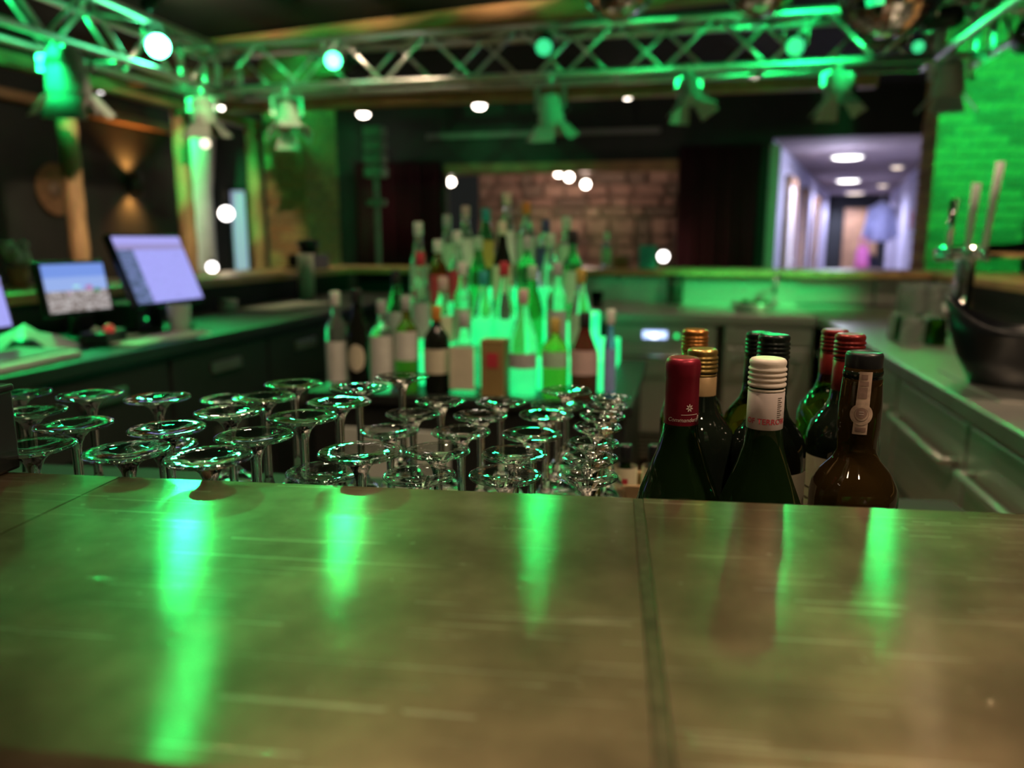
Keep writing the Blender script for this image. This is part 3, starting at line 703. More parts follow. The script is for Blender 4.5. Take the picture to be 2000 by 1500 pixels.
# 3 port bottle with guarantee seal
def caps_port(t, H):
    obj('stopper', MB().lathe([(0.0140, H - 0.0165), (0.0156, H - 0.0150), (0.0160, H - 0.0135), (0.0160, H - 0.003), (0.0152, H - 0.0008), (0.0135, H), (0.0128, H - 0.0006), (0, H - 0.0006)], 40), 'black_plastic', t)
    obj('neck_ring', MB().lathe([(0.0160, H - 0.024), (0.0171, H - 0.0235), (0.0171, H - 0.0170), (0.0160, H - 0.0165)], 40), 'wine_black', t)
    prof = bottle_profile('port', H)
    def rf(z, e=0.0004):
        for (r0, z0), (r1, z1) in zip(prof[5:], prof[6:]):
            if z0 <= z <= z1 and z1 > z0: return r0 + (r1 - r0) * (z - z0) / (z1 - z0) + e
        return 0.0166 + e
    rows = []
    for k in range(15):
        z = 0.223 + (0.2800 - 0.223) * k / 14; w = 0.0062 - 0.0008 * (k / 14); cx = 0.0012 + 0.0016 * k / 14
        rows.append([(cx - w + 2 * w * i / 8, z) for i in range(9)])
    s = patch(rows, lambda z: max(rf(z, 0.0004), 0.0175 if z > 0.27 else 0), 'guarantee_seal', 'seal_paper', t)
    s['label'] = 'pinkish paper guarantee strip with a round emblem'
    def disc(rad, e, name, m, cz=0.2415, cx=0.0015):
        vs = []; fs = []; n = 28; rg = (0, 0.4, 0.75, 1.0)
        for q in rg:
            for i in range(n):
                a = 2 * math.pi * i / n; x = cx + rad * q * math.cos(a); z = cz + rad * q * math.sin(a); r = rf(z, e); th = x / r
                vs.append((r * math.sin(th), -r * math.cos(th), z))
        for j in range(3):
            for i in range(n): fs.append((j * n + i, j * n + (i + 1) % n, (j + 1) * n + (i + 1) % n, (j + 1) * n + i))
        return obj(name, MB().add(vs, fs, True), m, s)
    disc(0.0098, 0.0007, 'emblem_disc', 'seal_paper'); disc(0.0062, 0.0009, 'emblem_ring', 'seal_dark'); disc(0.0056, 0.0010, 'emblem_ring', 'seal_paper'); disc(0.0047, 0.0012, 'emblem_shield', 'seal_dark', 0.2425)
    for k in range(2): rect_patch(-0.0005, 0.0035, 0.2415 + k * 0.0022, 0.2421 + k * 0.0022, lambda z: rf(z, 0.0014), 'emblem_line', 'print_pale', s, 4)
    for z0, z1, x0, x1 in ((0.256, 0.266, -0.0028, 0.0050), (0.2672, 0.2715, -0.002, 0.0056), (0.273, 0.2775, -0.001, 0.0045), (0.2255, 0.2295, -0.0030, 0.0062)):
        rect_patch(x0, x1, z0, z1, lambda z: max(rf(z, 0.0006), 0.0177 if z > 0.27 else 0), 'seal_print', 'seal_dark', s, 6)
wine_bottle(0.320, 0.690, 0.296, 'port', 'port_brown', 'bulbous brown port bottle with a black stopper and paper seal', caps_port)
# bitters bottles in a small crate
cr = thing('wooden_crate', 'small wooden crate between glasses and wine bottles', 'crate', (0.176, 1.02, SHELF), CA)
for k, (x0, x1, y0, y1) in enumerate(((-0.05, 0.05, -0.036, -0.030), (-0.05, 0.05, 0.030, 0.036), (-0.05, -0.044, -0.030, 0.030), (0.044, 0.05, -0.030, 0.030))):
    for j in range(2): obj('slat', B(x0, x1, y0, y1, 0.004 + j * 0.036, 0.036 + j * 0.036, bv=0.001), 'crate_wood', cr)
obj('crate_floor', B(-0.044, 0.044, -0.030, 0.030, 0, 0.004), 'crate_wood', cr)
for dx, lab in ((-0.020, 'small bottle with a black cap nearer the glasses'), (0.020, 'small bottle with a black cap nearer the wine bottles')):
    t = thing('bitters_bottle', lab, 'bottle', (0.176 + dx, 1.02, SHELF + 0.004), CA, 'small bottles in the crate')
    obj('glass_body', MB().lathe([(0, 0), (0.015, 0), (0.0165, 0.002), (0.0165, 0.068), (0.014, 0.078), (0.0075, 0.086), (0.0075, 0.098), (0, 0.098)], 20), 'wine_dark', t)
    obj('cap', MB().lathe([(0.0085, 0.092), (0.0090, 0.094), (0.0090, 0.114), (0.0080, 0.116), (0, 0.116)], 20), 'black_plastic', t)
    o = obj('paper_label', MB().lathe([(0.0167, 0.022), (0.0167, 0.086)], 20), 'label_cream', t)
    obj('red_drop', MB().lathe([(0.0169, 0.056), (0.0169, 0.072)], 3, None, True, R(-104), R(-78)), 'print_red', o)

# ================================================================== lighting truss ring
BR_SH = {}
def truss(label, u0, v0, u1, v1, z):
    p, q = rp(u0, v0, z), rp(u1, v1, z); d = q - p; L = d.length
    t = thing('lighting_truss', label, 'truss', p, math.atan2(d.y, d.x), 'aluminium truss ring above the bar')
    for y in (-0.145, 0.145):
        for zz in (0, 0.30): obj('chord', MB().tube((0, y, zz), (L, y, zz), 0.025, 12), 'aluminium', t)
    n = max(1, round(L / 0.31)); s = L / n
    def brace(a, b):
        a, b = Vector(a), Vector(b); k = tuple(round(c, 3) for c in (b - a))
        if k not in BR_SH:
            BR_SH[k] = MB().tube((0, 0, 0), b - a, 0.0125, 8).mesh('brace'); BR_SH[k].materials.append(MATS['aluminium'])
        obj('brace', BR_SH[k], None, t, a)
    for y in (-0.145, 0.145):
        for k in range(n):
            up = (k % 2 == 0) == (y < 0)
            brace((k * s, y, 0 if up else 0.30), ((k + 1) * s, y, 0.30 if up else 0))
    for k in range(n): brace((k * s, -0.145 if k % 2 else 0.145, 0.30), ((k + 1) * s, 0.145 if k % 2 else -0.145, 0.30))
    for k in range(0, n + 1, 3): brace((min(k * s, L), -0.145, 0), (min(k * s, L), 0.145, 0))
    return t
truss('long aluminium truss across the far side of the bar', -3.34, 5.42, 1.40, 5.42, 2.37)
truss('aluminium truss running forward at the left', -3.50, 0.6, -3.50, 5.26, 2.37)
truss('aluminium truss running forward at the right', 1.56, 0.6, 1.56, 5.26, 2.37)
# square corner blocks
for lab, u in (('truss corner block at the left', -3.5), ('truss corner block at the right', 1.56)):
    t = rthing('truss_corner', lab, 'truss', u, 5.42, 2.37)
    for x in (-0.145, 0.145):
        for y in (-0.145, 0.145): obj('chord', MB().tube((x, y, -0.02), (x, y, 0.32), 0.025, 12), 'aluminium', t)
    for zz in (0.0, 0.30):
        for y in (-0.145, 0.145):
            obj('chord', MB().tube((-0.145, y, zz), (0.145, y, zz), 0.025, 12), 'aluminium', t)
            obj('chord', MB().tube((y, -0.145, zz), (y, 0.145, zz), 0.025, 12), 'aluminium', t)
    obj('brace', MB().tube((-0.145, -0.145, 0), (0.145, -0.145, 0.30), 0.0125), 'aluminium', t)

# ---- green LED cans
def aim_can(label, a, target, lens, r=0.065):
    a, b = rp(*a), rp(*target); t = thing('led_spotlight', label, 'spotlight', a, 0, 'green LED lamps on the truss')
    q = (b - a).to_track_quat('Z', 'Y').to_matrix().to_4x4()
    t.rotation_euler = q.to_euler()
    obj('can', MB().lathe([(0, -0.14), (r * 0.75, -0.14), (r, -0.10), (r, 0.045), (r - 0.006, 0.045), (r - 0.006, 0.03)], 20), 'black_metal', t)
    obj('lens', MB().lathe([(0, 0.036), (r - 0.007, 0.036)], 20), lens, t)
    yk = MB()
    yk.path([(r + 0.008, 0, -0.02), (r + 0.008, 0.13, -0.02), (-r - 0.008, 0.13, -0.02), (-r - 0.008, 0, -0.02)], 0.007, 6)
    obj('yoke', yk, 'aluminium', t)
    if a.z > 2.7: obj('drop_rod', MB().tube((0, 0, 0), tuple(q.inverted().to_3x3() @ Vector((0, 0, 2.95 - a.z))), 0.01, 6), 'black_metal', t)
LED_LABELS = ['brightest green LED lamp on the left truss', 'second brightest green LED lamp near the brown pillar', 'green LED lamp on the right half of the far truss',
    'small green LED lamp at the right end of the far truss', 'green LED lamp aimed at the right brick pillar', 'green LED lamp aimed at the left brick pillar',
    'green LED lamp out over the left work counter', 'green LED lamp above the bottle pyramid', 'green LED lamp on the right truss', 'green LED lamp washing along the left truss', 'green LED lamp shining from the right truss to the far one', 'green LED lamp near the right corner washing the far truss', 'green LED lamp hung from the ceiling before the bottles']
for i, (p, t, w, c) in enumerate(GREEN_LAMPS):
    aim_can(LED_LABELS[i], p, t, 'led_green' if i < 1 else 'led_green_dim' if i == 1 else 'led_green_mid' if i == 12 else 'led_green_low', 0.075 if i == 0 else 0.06 if i != 3 else 0.04)

# ---- hanging theatre lamps with barn doors
def theatre_lamp(label, u, v, zb, turn, tilt, sc=1.0):
    """zb: height of the lamp's lower rim; hung from the chord at 2.37"""
    t = rthing('theatre_spotlight', label, 'spotlight', u, v, 2.345, turn, 'theatre lamps hanging from the truss')
    h = 2.345 - zb; w = 0.085 * sc; zp = -h + 0.15 * sc
    obj('clamp', MB().lathe([(0, 0.06), (0.022, 0.055), (0.03, 0.03), (0.022, -0.01), (0.012, -0.05), (0, -0.05)], 12), 'aluminium', t)
    for s in (-1, 1): obj('yoke_arm', MB().box(-0.015, 0.015, -0.003, 0.003, zp, -0.04, Matrix.Translation((s * (w + 0.012), 0, 0))), 'aluminium', t)
    obj('yoke_bar', B(-w - 0.015, w + 0.015, -0.015, 0.015, -0.045, -0.037), 'aluminium', t)
    M = Matrix.Translation((0, 0, zp)) @ Matrix.Rotation(R(tilt), 4, 'X')
    body = MB().lathe([(0, 0.10 * sc), (w * 0.55, 0.10 * sc), (w * 0.8, 0.07 * sc), (w * 0.92, 0.0), (w, -0.06 * sc), (w, -0.085 * sc), (w * 0.9, -0.085 * sc), (w * 0.85, -0.06 * sc), (0, -0.055 * sc)], 20, M)
    obj('lamp_body', body, 'lamp_grey', t)
    for k in range(4):
        a = R(45 + 90 * k); F = M @ Matrix.Rotation(R(90 * k), 4, 'Z') @ Matrix.Translation((0, -w, -0.085 * sc)) @ Matrix.Rotation(R(-38), 4, 'X')
        fl = MB().prism([(-w * 0.7, 0), (w * 0.7, 0), (w * 1.0, -0.11 * sc), (-w * 1.0, -0.11 * sc)], -0.0015, 0.0015, F)
        obj('barn_door', fl, 'lamp_grey', t)
    obj('knob', MB().tube((w + 0.01, 0, zp), (w + 0.045, 0, zp), 0.014, 10), 'black_metal', t)
theatre_lamp('large theatre lamp at the upper left, lit bright green', -3.42, 3.90, 2.02, 0.5, 12, 1.35)
theatre_lamp('theatre lamp by the left truss corner, before the second post', -3.45, 5.22, 2.06, 0.2, 8, 1.05)
theatre_lamp('rounded theatre lamp hanging left of the brown pillar', -2.82, 5.28, 2.02, 0.6, -25, 1.0)
theatre_lamp('theatre lamp hanging right over the bottle pyramid', -0.91, 5.28, 1.99, -0.3, 14, 1.05)
theatre_lamp('pale theatre lamp with open flaps, right of the centre', -0.02, 5.28, 2.10, 0.7, -20, 0.95)
theatre_lamp('theatre lamp under the largest mirror ball', 0.87, 5.28, 2.08, 0.35, -12, 0.95)
theatre_lamp('theatre lamp in front of the green brick pillar', 1.46, 5.15, 2.06, -0.2, 10, 1.05)
# small speaker box on the far truss
t = rthing('speaker_box', 'small reddish box standing on the far truss at right', 'speaker', 1.15, 5.42, 2.69)
obj('cabinet', B(-0.11, 0.11, -0.09, 0.09, -0.22, 0.0, bv=0.006), 'stone_b', t)
obj('grille', B(-0.09, 0.09, -0.096, -0.088, -0.20, -0.02), 'black_metal', t)

# ---- mirror balls
def mirror_ball(label, u, v, z, r):
    t = rthing('mirror_ball', label, 'mirror ball', u, v, z)
    obj('core', MB().ball((0, 0, 0), r * 0.985, 24), 'grey_plastic', t)
    mb = MB(); rows = 18
    for j in range(1, rows):
        la = -math.pi / 2 + math.pi * (j + 0.0) / rows; n = max(6, int(2 * rows * math.cos(la)))
        for k in range(n):
            lo = 2 * math.pi * k / n; s = r * math.pi / rows * 0.46
            M = Matrix.Rotation(lo, 4, 'Z') @ Matrix.Rotation(-la, 4, 'Y') @ Matrix.Translation((r, 0, 0)) @ Matrix.Rotation(random.uniform(-0.03, 0.03), 4, 'Z') @ Matrix.Rotation(random.uniform(-.03, .03), 4, 'Y')
            mb.add([(0, -s, -s), (0, s, -s), (0, s, s), (0, -s, s)], [(0, 1, 2, 3)], False, M)
    o = obj('mirror_tiles', mb, 'mirror', t); o['kind'] = 'stuff'
    obj('cap', MB().lathe([(0.0, r + 0.03), (0.02, r + 0.03), (0.03, r - 0.01)], 12), 'chrome', t)
    obj('chain', MB().tube((0, 0, r + 0.03), (0, 0, 2.95 - z), 0.006, 6), 'chrome', t)
mirror_ball('largest mirror ball at the upper right', 0.754, 3.481, 2.285, 0.20)
mirror_ball('mirror ball at the top middle of the picture', -0.388, 4.338, 2.633, 0.20)
mirror_ball('mirror ball between the middle and the largest one', 0.357, 4.727, 2.702, 0.20)

# ================================================================== ceiling lamps and other lights
def downlight(label, u, v, z, lens='lamp_warm', r=0.055, stem=True):  # housing for the added downlights, all above the frame
    t = rthing('ceiling_spotlight', label, 'spotlight', u, v, z, 0, 'added ceiling spots out of view')
    obj('housing', MB().lathe([(r * 0.5, 0.13), (r, 0.11), (r * 1.1, 0.0), (r * 0.98, 0.0), (r * 0.95, 0.012)], 20), 'black_metal', t)
    obj('lens', MB().lathe([(0, 0.010), (r * 0.95, 0.010)], 20), lens, t)
    if stem and z + 0.12 < 2.93: obj('stem', MB().tube((0, 0, 0.11), (0, 0, 2.95 - z), 0.01, 8), 'black_metal', t)
for k, (p, w) in enumerate(ADDED_DOWN):
    downlight(('added warm downlight over the left end of the near bar', 'added warm downlight over the middle guests', 'added warm downlight over the right end of the near bar', 'added warm downlight over the bartender side', 'added warm downlight above the glasses', 'added warm downlight above the right steel counter', 'added warm downlight above the far left bar corner', 'added warm downlight before the bottle stand')[k], *p, 'lamp_warm', 0.05)
for k, (p, tg, w, c) in enumerate(ADDED_TRACK):  # unseen fixtures put in to light the long beam and posts
    t = thing('added_track_spot', ('added track spot aimed at the left end of the long beam', 'added track spot warming the wooden posts', 'added track spot aimed at the middle of the long beam', 'added track spot aimed at the right part of the long beam')[k], 'spotlight', rp(*p))
    q = (rp(*tg) - rp(*p)).to_track_quat('Z', 'Y'); t.rotation_euler = q.to_euler()
    obj('can', MB().lathe([(0, -0.12), (0.04, -0.12), (0.05, 0.045), (0.045, 0.045), (0.045, 0.035)], 16), 'black_metal', t); obj('lens', MB().lathe([(0, 0.036), (0.045, 0.036)], 16), 'lamp_soft', t)
    obj('arm', MB().tube((0, 0, -0.05), tuple(q.inverted() @ Vector((0, 0, 0.15))), 0.01, 6), 'black_metal', t)
def globe_spot(label, u, v, z, r=0.06, lens='lamp_warm', top=2.95):
    t = rthing('ceiling_spotlight', label, 'spotlight', u, v, z, 0, 'lit spots at the back of the room')
    obj('housing', MB().lathe([(0, 0.16), (r * 0.8, 0.16), (r * 1.08, 0.13), (r * 1.08, 0.02)], 18), 'black_metal', t)
    obj('lens', MB().lathe([(0, -r * 0.30), (r * 0.5, -r * 0.22), (r * 0.85, 0.0), (r * 1.02, 0.04)], 18), lens, t)
    obj('stem', MB().tube((0, 0, 0.16), (0, 0, top - z), 0.008, 6), 'black_metal', t)
for (p, w), lab, r in zip(SPOTS, ('lit ceiling spot right of the second wooden post', 'lit ceiling spot right of the brown pillar', 'lit ceiling spot left of the hanging centre lamp', 'lit ceiling spot right of the hanging centre lamp', 'brightest ceiling spot above the corridor'), (.07, .07, .07, .065, .075)):
    globe_spot(lab, *p, r)
def bulb(label, u, v, z, r, lens, top, w=0, col=NEUT):
    t = rthing('pendant_bulb', label, 'lamp', u, v, z, 0, 'small pendant bulbs')
    obj('bulb', MB().ball((0, 0, 0), r, 14), lens, t)
    obj('socket', MB().lathe([(0, r + 0.05), (0.018, r + 0.05), (0.022, r * 0.8)], 10), 'black_metal', t)
    if top > z: obj('cord', MB().tube((0, 0, r + 0.04), (0, 0, top - z), 0.004, 5), 'black_metal', t)
    if w: lamp('POINT', 'bulb_glow', rp(u, v - r - 0.06, z), w, col, rad=0.06)
bulb('bulb at the left side of the stone niche', -3.10, 10.2, 2.07, 0.05, 'lamp_warm', 2.55, 4)
bulb('left bulb of the three close together in the niche', -1.70, 10.55, 2.19, 0.05, 'lamp_warm', 2.55, 9, (1, .7, .55))
bulb('middle bulb of the three close together in the niche', -1.54, 10.45, 2.125, 0.05, 'lamp_warm', 2.55, 0)
bulb('right bulb of the three close together in the niche', -1.31, 10.4, 2.025, 0.05, 'lamp_warm', 2.55, 8, (1, .7, .55))
bulb('low bulb at the right end of the stone niche', -0.235, 9.0, 1.12, 0.055, 'lamp_white', 1.1, 3, WARM)
bulb('large warm globe between the two far posts', -6.3, 9.9, 1.67, 0.09, 'lamp_white', 2.95, 5, WARM)
bulb('dim bulb above the far pale column', -6.55, 9.9, 2.62, 0.06, 'lamp_soft', 2.95, 0)
bulb('small white bulb right of the large till screen', -5.85, 8.8, 0.965, 0.06, 'lamp_white', 0.9, 0)
bulb('warm wall bulb left of the green brick pillar', 2.62, 9.3, 1.56, 0.05, 'lamp_soft', 1.5, 1, WARM)
bulb('small white bulb beside the large upper left theatre lamp', -4.6, 5.6, 2.50, 0.045, 'lamp_white', 2.95, 2, WARM)
t = rthing('side_table', 'low table under the small white bulb at left', 'table', -5.85, 8.8, 0)
obj('top', B(-0.3, 0.3, -0.25, 0.25, 0.86, 0.90), 'door_wood', t)
for x in (-0.26, 0.26):
    for y in (-0.21, 0.21): obj('leg', B(x - .02, x + .02, y - .02, y + .02, 0, 0.86), 'door_wood', t)
# corridor ceiling lamps
def panel_lamp(label, u, v, w, lens):
    t = rthing('ceiling_panel_lamp', label, 'lamp', u, v, 2.45, 0, 'corridor ceiling lamps')
    obj('tray', MB().lathe([(w * 1.08, 0), (w * 1.08, -0.03), (w, -0.035)], 24), 'white_paint', t)
    obj('diffuser', MB().lathe([(0, -0.05), (w * 0.7, -0.046), (w, -0.03)], 24), lens, t)
panel_lamp('nearest round lamp on the corridor ceiling', 2.13, 11.68, 0.20, 'lamp_white')
panel_lamp('second round lamp on the corridor ceiling', 3.0, 16.2, 0.21, 'lamp_white')
panel_lamp('farthest round lamp on the corridor ceiling', 3.95, 20.4, 0.22, 'lamp_soft')
panel_lamp('small side lamp on the corridor ceiling, nearer one', 3.18, 13.4, 0.09, 'lamp_soft')
panel_lamp('small side lamp on the corridor ceiling, farther one', 3.98, 17.8, 0.10, 'lamp_soft')
lamp('POINT', 'corridor_beam', rp(1.9, 10.8, 2.1), 16, (0.72, 0.72, 1.0), rad=0.2)
# wall lamp on the left wall: throws light up and down
t = rthing('wall_lamp', 'amber wall lamp shining up and down on the left wall', 'lamp', -5.42, 6.95, 1.86)
obj('backplate', B(-0.08, -0.06, -0.05, 0.05, -0.09, 0.09), 'black_metal', t)
obj('shade', MB().lathe([(0.06, -0.10), (0.065, -0.10), (0.065, 0.10), (0.06, 0.10)], 18), 'black_metal', t)
obj('glow_disc', MB().lathe([(0, 0.06), (0.06, 0.06)], 18), 'lamp_amber', t); obj('glow_disc', MB().lathe([(0, -0.06), (0.06, -0.06)], 18), 'lamp_amber', t)
lamp('SPOT', 'amber_beam', rp(-5.42, 6.95, 1.93), 18, (1, 0.40, 0.09), rp(-5.46, 6.95, 3), 120, 0.9)
lamp('SPOT', 'amber_beam', rp(-5.42, 6.95, 1.79), 18, (1, 0.40, 0.09), rp(-5.46, 6.95, 0), 120, 0.9)
t = rthing('round_plate', 'dim round plate hanging on the left wall', 'wall decoration', -5.46, 5.95, 1.74)
obj('disc', MB().lathe([(0, -0.02), (0.17, -0.015), (0.22, 0.02), (0.225, 0.02), (0.18, -0.03), (0, -0.035)], 28, Matrix.Rotation(R(90), 4, 'Y')), 'brick_b', t)
obj('boss', MB().lathe([(0, 0.0), (0.06, -0.01), (0.07, -0.03)], 20, Matrix.Translation((0.03, 0, 0)) @ Matrix.Rotation(R(90), 4, 'Y')), 'stone_b', t)
# things in the corridor
t = rthing('round_sign', 'red oval sign on the corridor right wall', 'sign', 2.80 + 0.1852 * 3.88 - 0.04, 13.5, 1.62, cang - R(90))
obj('plate', MB().lathe([(0, 0), (0.15, 0), (0.15, 0.02), (0, 0.02)], 24, Matrix.Rotation(R(-90), 4, 'Y')), 'red_sign', t)
t = rthing('hanging_jacket', 'pale blue jacket hanging in the corridor', 'jacket', 3.03, 13.5, 1.28)
obj('torso', MB().lathe([(0.0, 0.62), (0.05, 0.62), (0.10, 0.58), (0.17, 0.52), (0.16, 0.3), (0.18, 0.0), (0.15, 0.0)], 16), 'pale_blue_cloth', t)
for s in (-1, 1): obj('sleeve', MB().tube((s * 0.14, 0, 0.53), (s * 0.23, -0.03, 0.06), 0.055, 10, 0.045), 'pale_blue_cloth', t)
obj('hook', MB().tube((0, 0, 0.62), (0, 0, 0.72), 0.008), 'chrome', t)
t = rthing('dark_coat', 'dark coat hanging below the pale jacket', 'coat', 2.98, 13.9, 0.10)
obj('torso', MB().lathe([(0.0, 0.98), (0.08, 0.96), (0.15, 0.88), (0.15, 0.5), (0.18, 0.0), (0.15, 0.0)], 16), 'navy_cloth', t)
for s in (-1, 1): obj('sleeve', MB().tube((s * 0.13, 0, 0.86), (s * 0.2, -0.02, 0.4), 0.05, 10, 0.045), 'navy_cloth', t)
t = rthing('pink_bag', 'pink bag low in the corridor', 'bag', 2.74, 13.2, 0.86)
obj('pouch', MB().lathe([(0, 0), (0.09, 0.0), (0.11, 0.05), (0.10, 0.25), (0.06, 0.36), (0.0, 0.37)], 16), 'pink_cloth', t)
obj('strap', MB().path([(-0.06, 0, 0.33), (-0.05, 0, 0.48), (0.05, 0, 0.48), (0.06, 0, 0.33)], 0.01), 'pink_cloth', t)
t = rthing('side_table', 'low table under the pink bag', 'table', 2.74, 13.2, 0)
obj('top', B(-0.25, 0.25, -0.2, 0.2, 0.82, 0.86), 'door_wood', t)
for x in (-0.22, 0.22):
    for y in (-0.17, 0.17): obj('leg', B(x - .02, x + .02, y - .02, y + .02, 0, 0.82), 'door_wood', t)

# ================================================================== the bar ring: left side
lb = rthing('side_bar', 'left side of the bar with a raised wooden ledge', 'bar', -2.55, 0, 0)
for k in range(3): obj('ledge_plank', B(-0.25 + k * 0.1675, -0.085 + k * 0.1675, 0.9, 5.1, 1.07, 1.11, bv=0.004), 'bar_wood', lb)
obj('panel', B(-0.17, 0.23, 0.9, 5.1, 0, 1.07), 'dark_paint', lb)
wk = rthing('work_counter', 'dark work counter with drawers under the screens', 'counter', -2.0, 0, 0)
obj('worktop', B(-0.31, 0.30, 0.9, 4.95, 0.91, 0.95, bv=0.004), 'black_metal', wk)
obj('carcass', B(-0.31, 0.26, 0.9, 4.95, 0.08, 0.91), 'black_metal', wk)
obj('plinth', B(-0.31, 0.2, 0.9, 4.95, 0, 0.08), 'black_plastic', wk)
for k in range(6):
    y0 = 1.0 + k * 0.65
    for j, (z0, z1) in enumerate(((0.66, 0.89), (0.12, 0.64))):
        dr = obj('drawer_front', B(0.26, 0.28, y0 + 0.01, y0 + 0.64, z0, z1, bv=0.003), 'dark_paint', wk)
        obj('handle', B(0.28, 0.295, y0 + 0.23, y0 + 0.42, z1 - 0.085, z1 - 0.045, bv=0.003), 'steel_dull', dr)
# touch till
def screen(name, label, cat, u, v, zc, w, h, turn, tilt, m, foot):
    t = rthing(name, label, cat, u, v, 0.95, turn)
    M = Matrix.Translation((0, 0, zc - 0.95)) @ Matrix.Rotation(R(tilt), 4, 'X')
    obj('casing', MB().box(-w / 2 - 0.012, w / 2 + 0.012, 0.0, 0.03, -h / 2 - 0.012, h / 2 + 0.012, M, 0.005), 'black_plastic', t)
    o = obj('display', MB().box(-w / 2, w / 2, -0.003, 0.001, -h / 2, h / 2), m, t); o.location = (0, 0, zc - 0.95); o.rotation_euler = (R(tilt), 0, 0)
    obj('stand', MB().tube((0, 0.03, 0.012), (0, 0.035, zc - 0.95), 0.02, 10), 'black_plastic', t)
    obj('stand_foot', B(-foot, foot, -0.08, 0.10, 0, 0.014, bv=0.004), 'black_plastic', t)
screen('till_screen', 'large tilted lavender touch screen of the till', 'screen', -2.0, 2.66, 1.188, 0.355, 0.265, R(86), -22, 'till_screen', 0.09)
screen('photo_screen', 'smaller screen showing blue sky over a crowd', 'screen', -2.08, 2.32, 1.135, 0.255, 0.165, R(84), -9, 'photo_screen', 0.07)
screen('side_screen', 'screen corner at the left picture edge', 'screen', -1.98, 1.80, 1.12, 0.22, 0.15, R(84), -12, 'till_screen', 0.06)
# small things on the work counter
t = rthing('keyboard', 'green lit keyboard tray at the left edge', 'keyboard', -1.86, 1.76, 0.95, R(6))
obj('tray', B(-0.11, 0.11, -0.20, 0.20, 0, 0.022, bv=0.006), 'pale_plastic', t)
for i in range(4):
    for j in range(11): obj('key', B(-0.09 + i * 0.045, -0.052 + i * 0.045, -0.185 + j * 0.034, -0.156 + j * 0.034, 0.022, 0.029), 'grey_plastic', t)
t = rthing('card_reader', 'dark card reader with a red button', 'card reader', -1.93, 2.25, 0.95, R(20))
obj('body', B(-0.045, 0.045, -0.09, 0.09, 0, 0.045, bv=0.008), 'black_plastic', t)
obj('button', MB().ball((0.03, -0.03, 0.052), 0.018, 12), 'red_plastic', t); obj('button', MB().ball((-0.01, -0.04, 0.048), 0.014, 12), 'pale_plastic', t)
t = rthing('till_printer', 'black receipt printer under the large touch screen', 'printer', -2.12, 2.62, 0.95, R(10))
obj('body', B(-0.09, 0.09, -0.10, 0.10, 0, 0.11, bv=0.01), 'black_plastic', t); obj('slot', B(-0.06, 0.06, -0.03, -0.02, 0.108, 0.114), 'grey_plastic', t); obj('lamp', MB().ball((0.092, -0.05, 0.05), 0.006), 'led_dot', t)
t = rthing('towel', 'crumpled green lit towel beside the keyboard', 'towel', -2.06, 2.06, 0.95)
random.seed(3)
tw = [(math.cos(a) * r * 0.12, math.sin(a) * r * 0.15, (0.07 - 0.05 * r) + random.uniform(-0.012, 0.012)) for r in (0.3, 0.65) for a in [k * math.pi / 6 for k in range(12)]] + [(math.cos(a) * 0.14, math.sin(a) * 0.17, 0.002) for a in [k * math.pi / 6 for k in range(12)]]
obj('cloth', MB().add(tw + [(0, 0, 0.085)], [(36, k, (k + 1) % 12) for k in range(12)] + [(j * 12 + k, (j + 1) * 12 + k, (j + 1) * 12 + (k + 1) % 12, j * 12 + (k + 1) % 12) for j in range(2) for k in range(12)], True), 'pale_plastic', t)
t = rthing('mouse', 'dark rounded device before the crumpled towel', 'mouse', -1.99, 1.98, 0.95)
obj('shell', MB().lathe([(0, 0.05), (0.03, 0.045), (0.055, 0.02), (0.06, 0), (0, 0)], 16), 'black_plastic', t)
t = rthing('tumbler', 'green lit cup under the large till screen', 'cup', -1.885, 2.60, 0.95)
obj('cup', MB().lathe([(0, 0), (0.032, 0), (0.036, 0.002), (0.043, 0.105), (0.040, 0.105), (0.034, 0.006), (0, 0.006)], 20), 'pale_plastic', t)
def sheets(label, u, v, z, w, l, turn, n=3, m='paper'):
    t = rthing('paper_stack', label, 'papers', u, v, z, turn)
    for k in range(n): obj('paper_sheet', MB().box(-w / 2, w / 2, -l / 2, l / 2, k * 0.003, k * 0.003 + 0.0022, Matrix.Rotation(R(k * 3 - 3), 4, 'Z')), m, t)
sheets('paper lying by the counter edge below the cup', -1.82, 2.40, 0.95, 0.13, 0.40, 0)
sheets('long pale papers at the far end of the work counter', -2.06, 3.75, 0.95, 0.22, 0.50, R(-8))
sheets('paper lying under the photo screen', -2.0, 2.42, 0.95, 0.08, 0.10, 0, 2)
t = rthing('paper_roll', 'pale upright cylinder at the far end of the left counter', 'cylinder', -2.20, 4.25, 0.95)
obj('roll', MB().lathe([(0.02, 0), (0.047, 0), (0.047, 0.27), (0.02, 0.27)], 20), 'paper', t); obj('core', MB().lathe([(0, 0), (0.02, 0), (0.02, 0.268), (0, 0.268)], 12), 'crate_wood', t)
t = rthing('round_tin', 'small round tin in the middle of the left counter', 'tin', -2.22, 3.45, 0.95)
obj('tin', MB().lathe([(0, 0), (0.045, 0), (0.045, 0.05), (0, 0.05)], 18), 'pale_plastic', t); obj('lid', MB().lathe([(0.047, 0.04), (0.047, 0.058), (0, 0.06)], 18), 'steel_dull', t)
t = rthing('potted_herb', 'pale green plant pot at the left edge on the ledge', 'plant', -2.62, 2.62, 1.11)
obj('pot', MB().lathe([(0, 0), (0.03, 0), (0.042, 0.08), (0.036, 0.08), (0, 0.07)], 16), 'brick_c', t)
for k in range(14):
    a = random.uniform(0, 6.28); p = Vector((math.cos(a) * random.uniform(0, 0.05), math.sin(a) * random.uniform(0, 0.05), random.uniform(0.10, 0.17)))
    obj('leaf', MB().ball(p, 0.022, 6), 'pale_plastic', t)
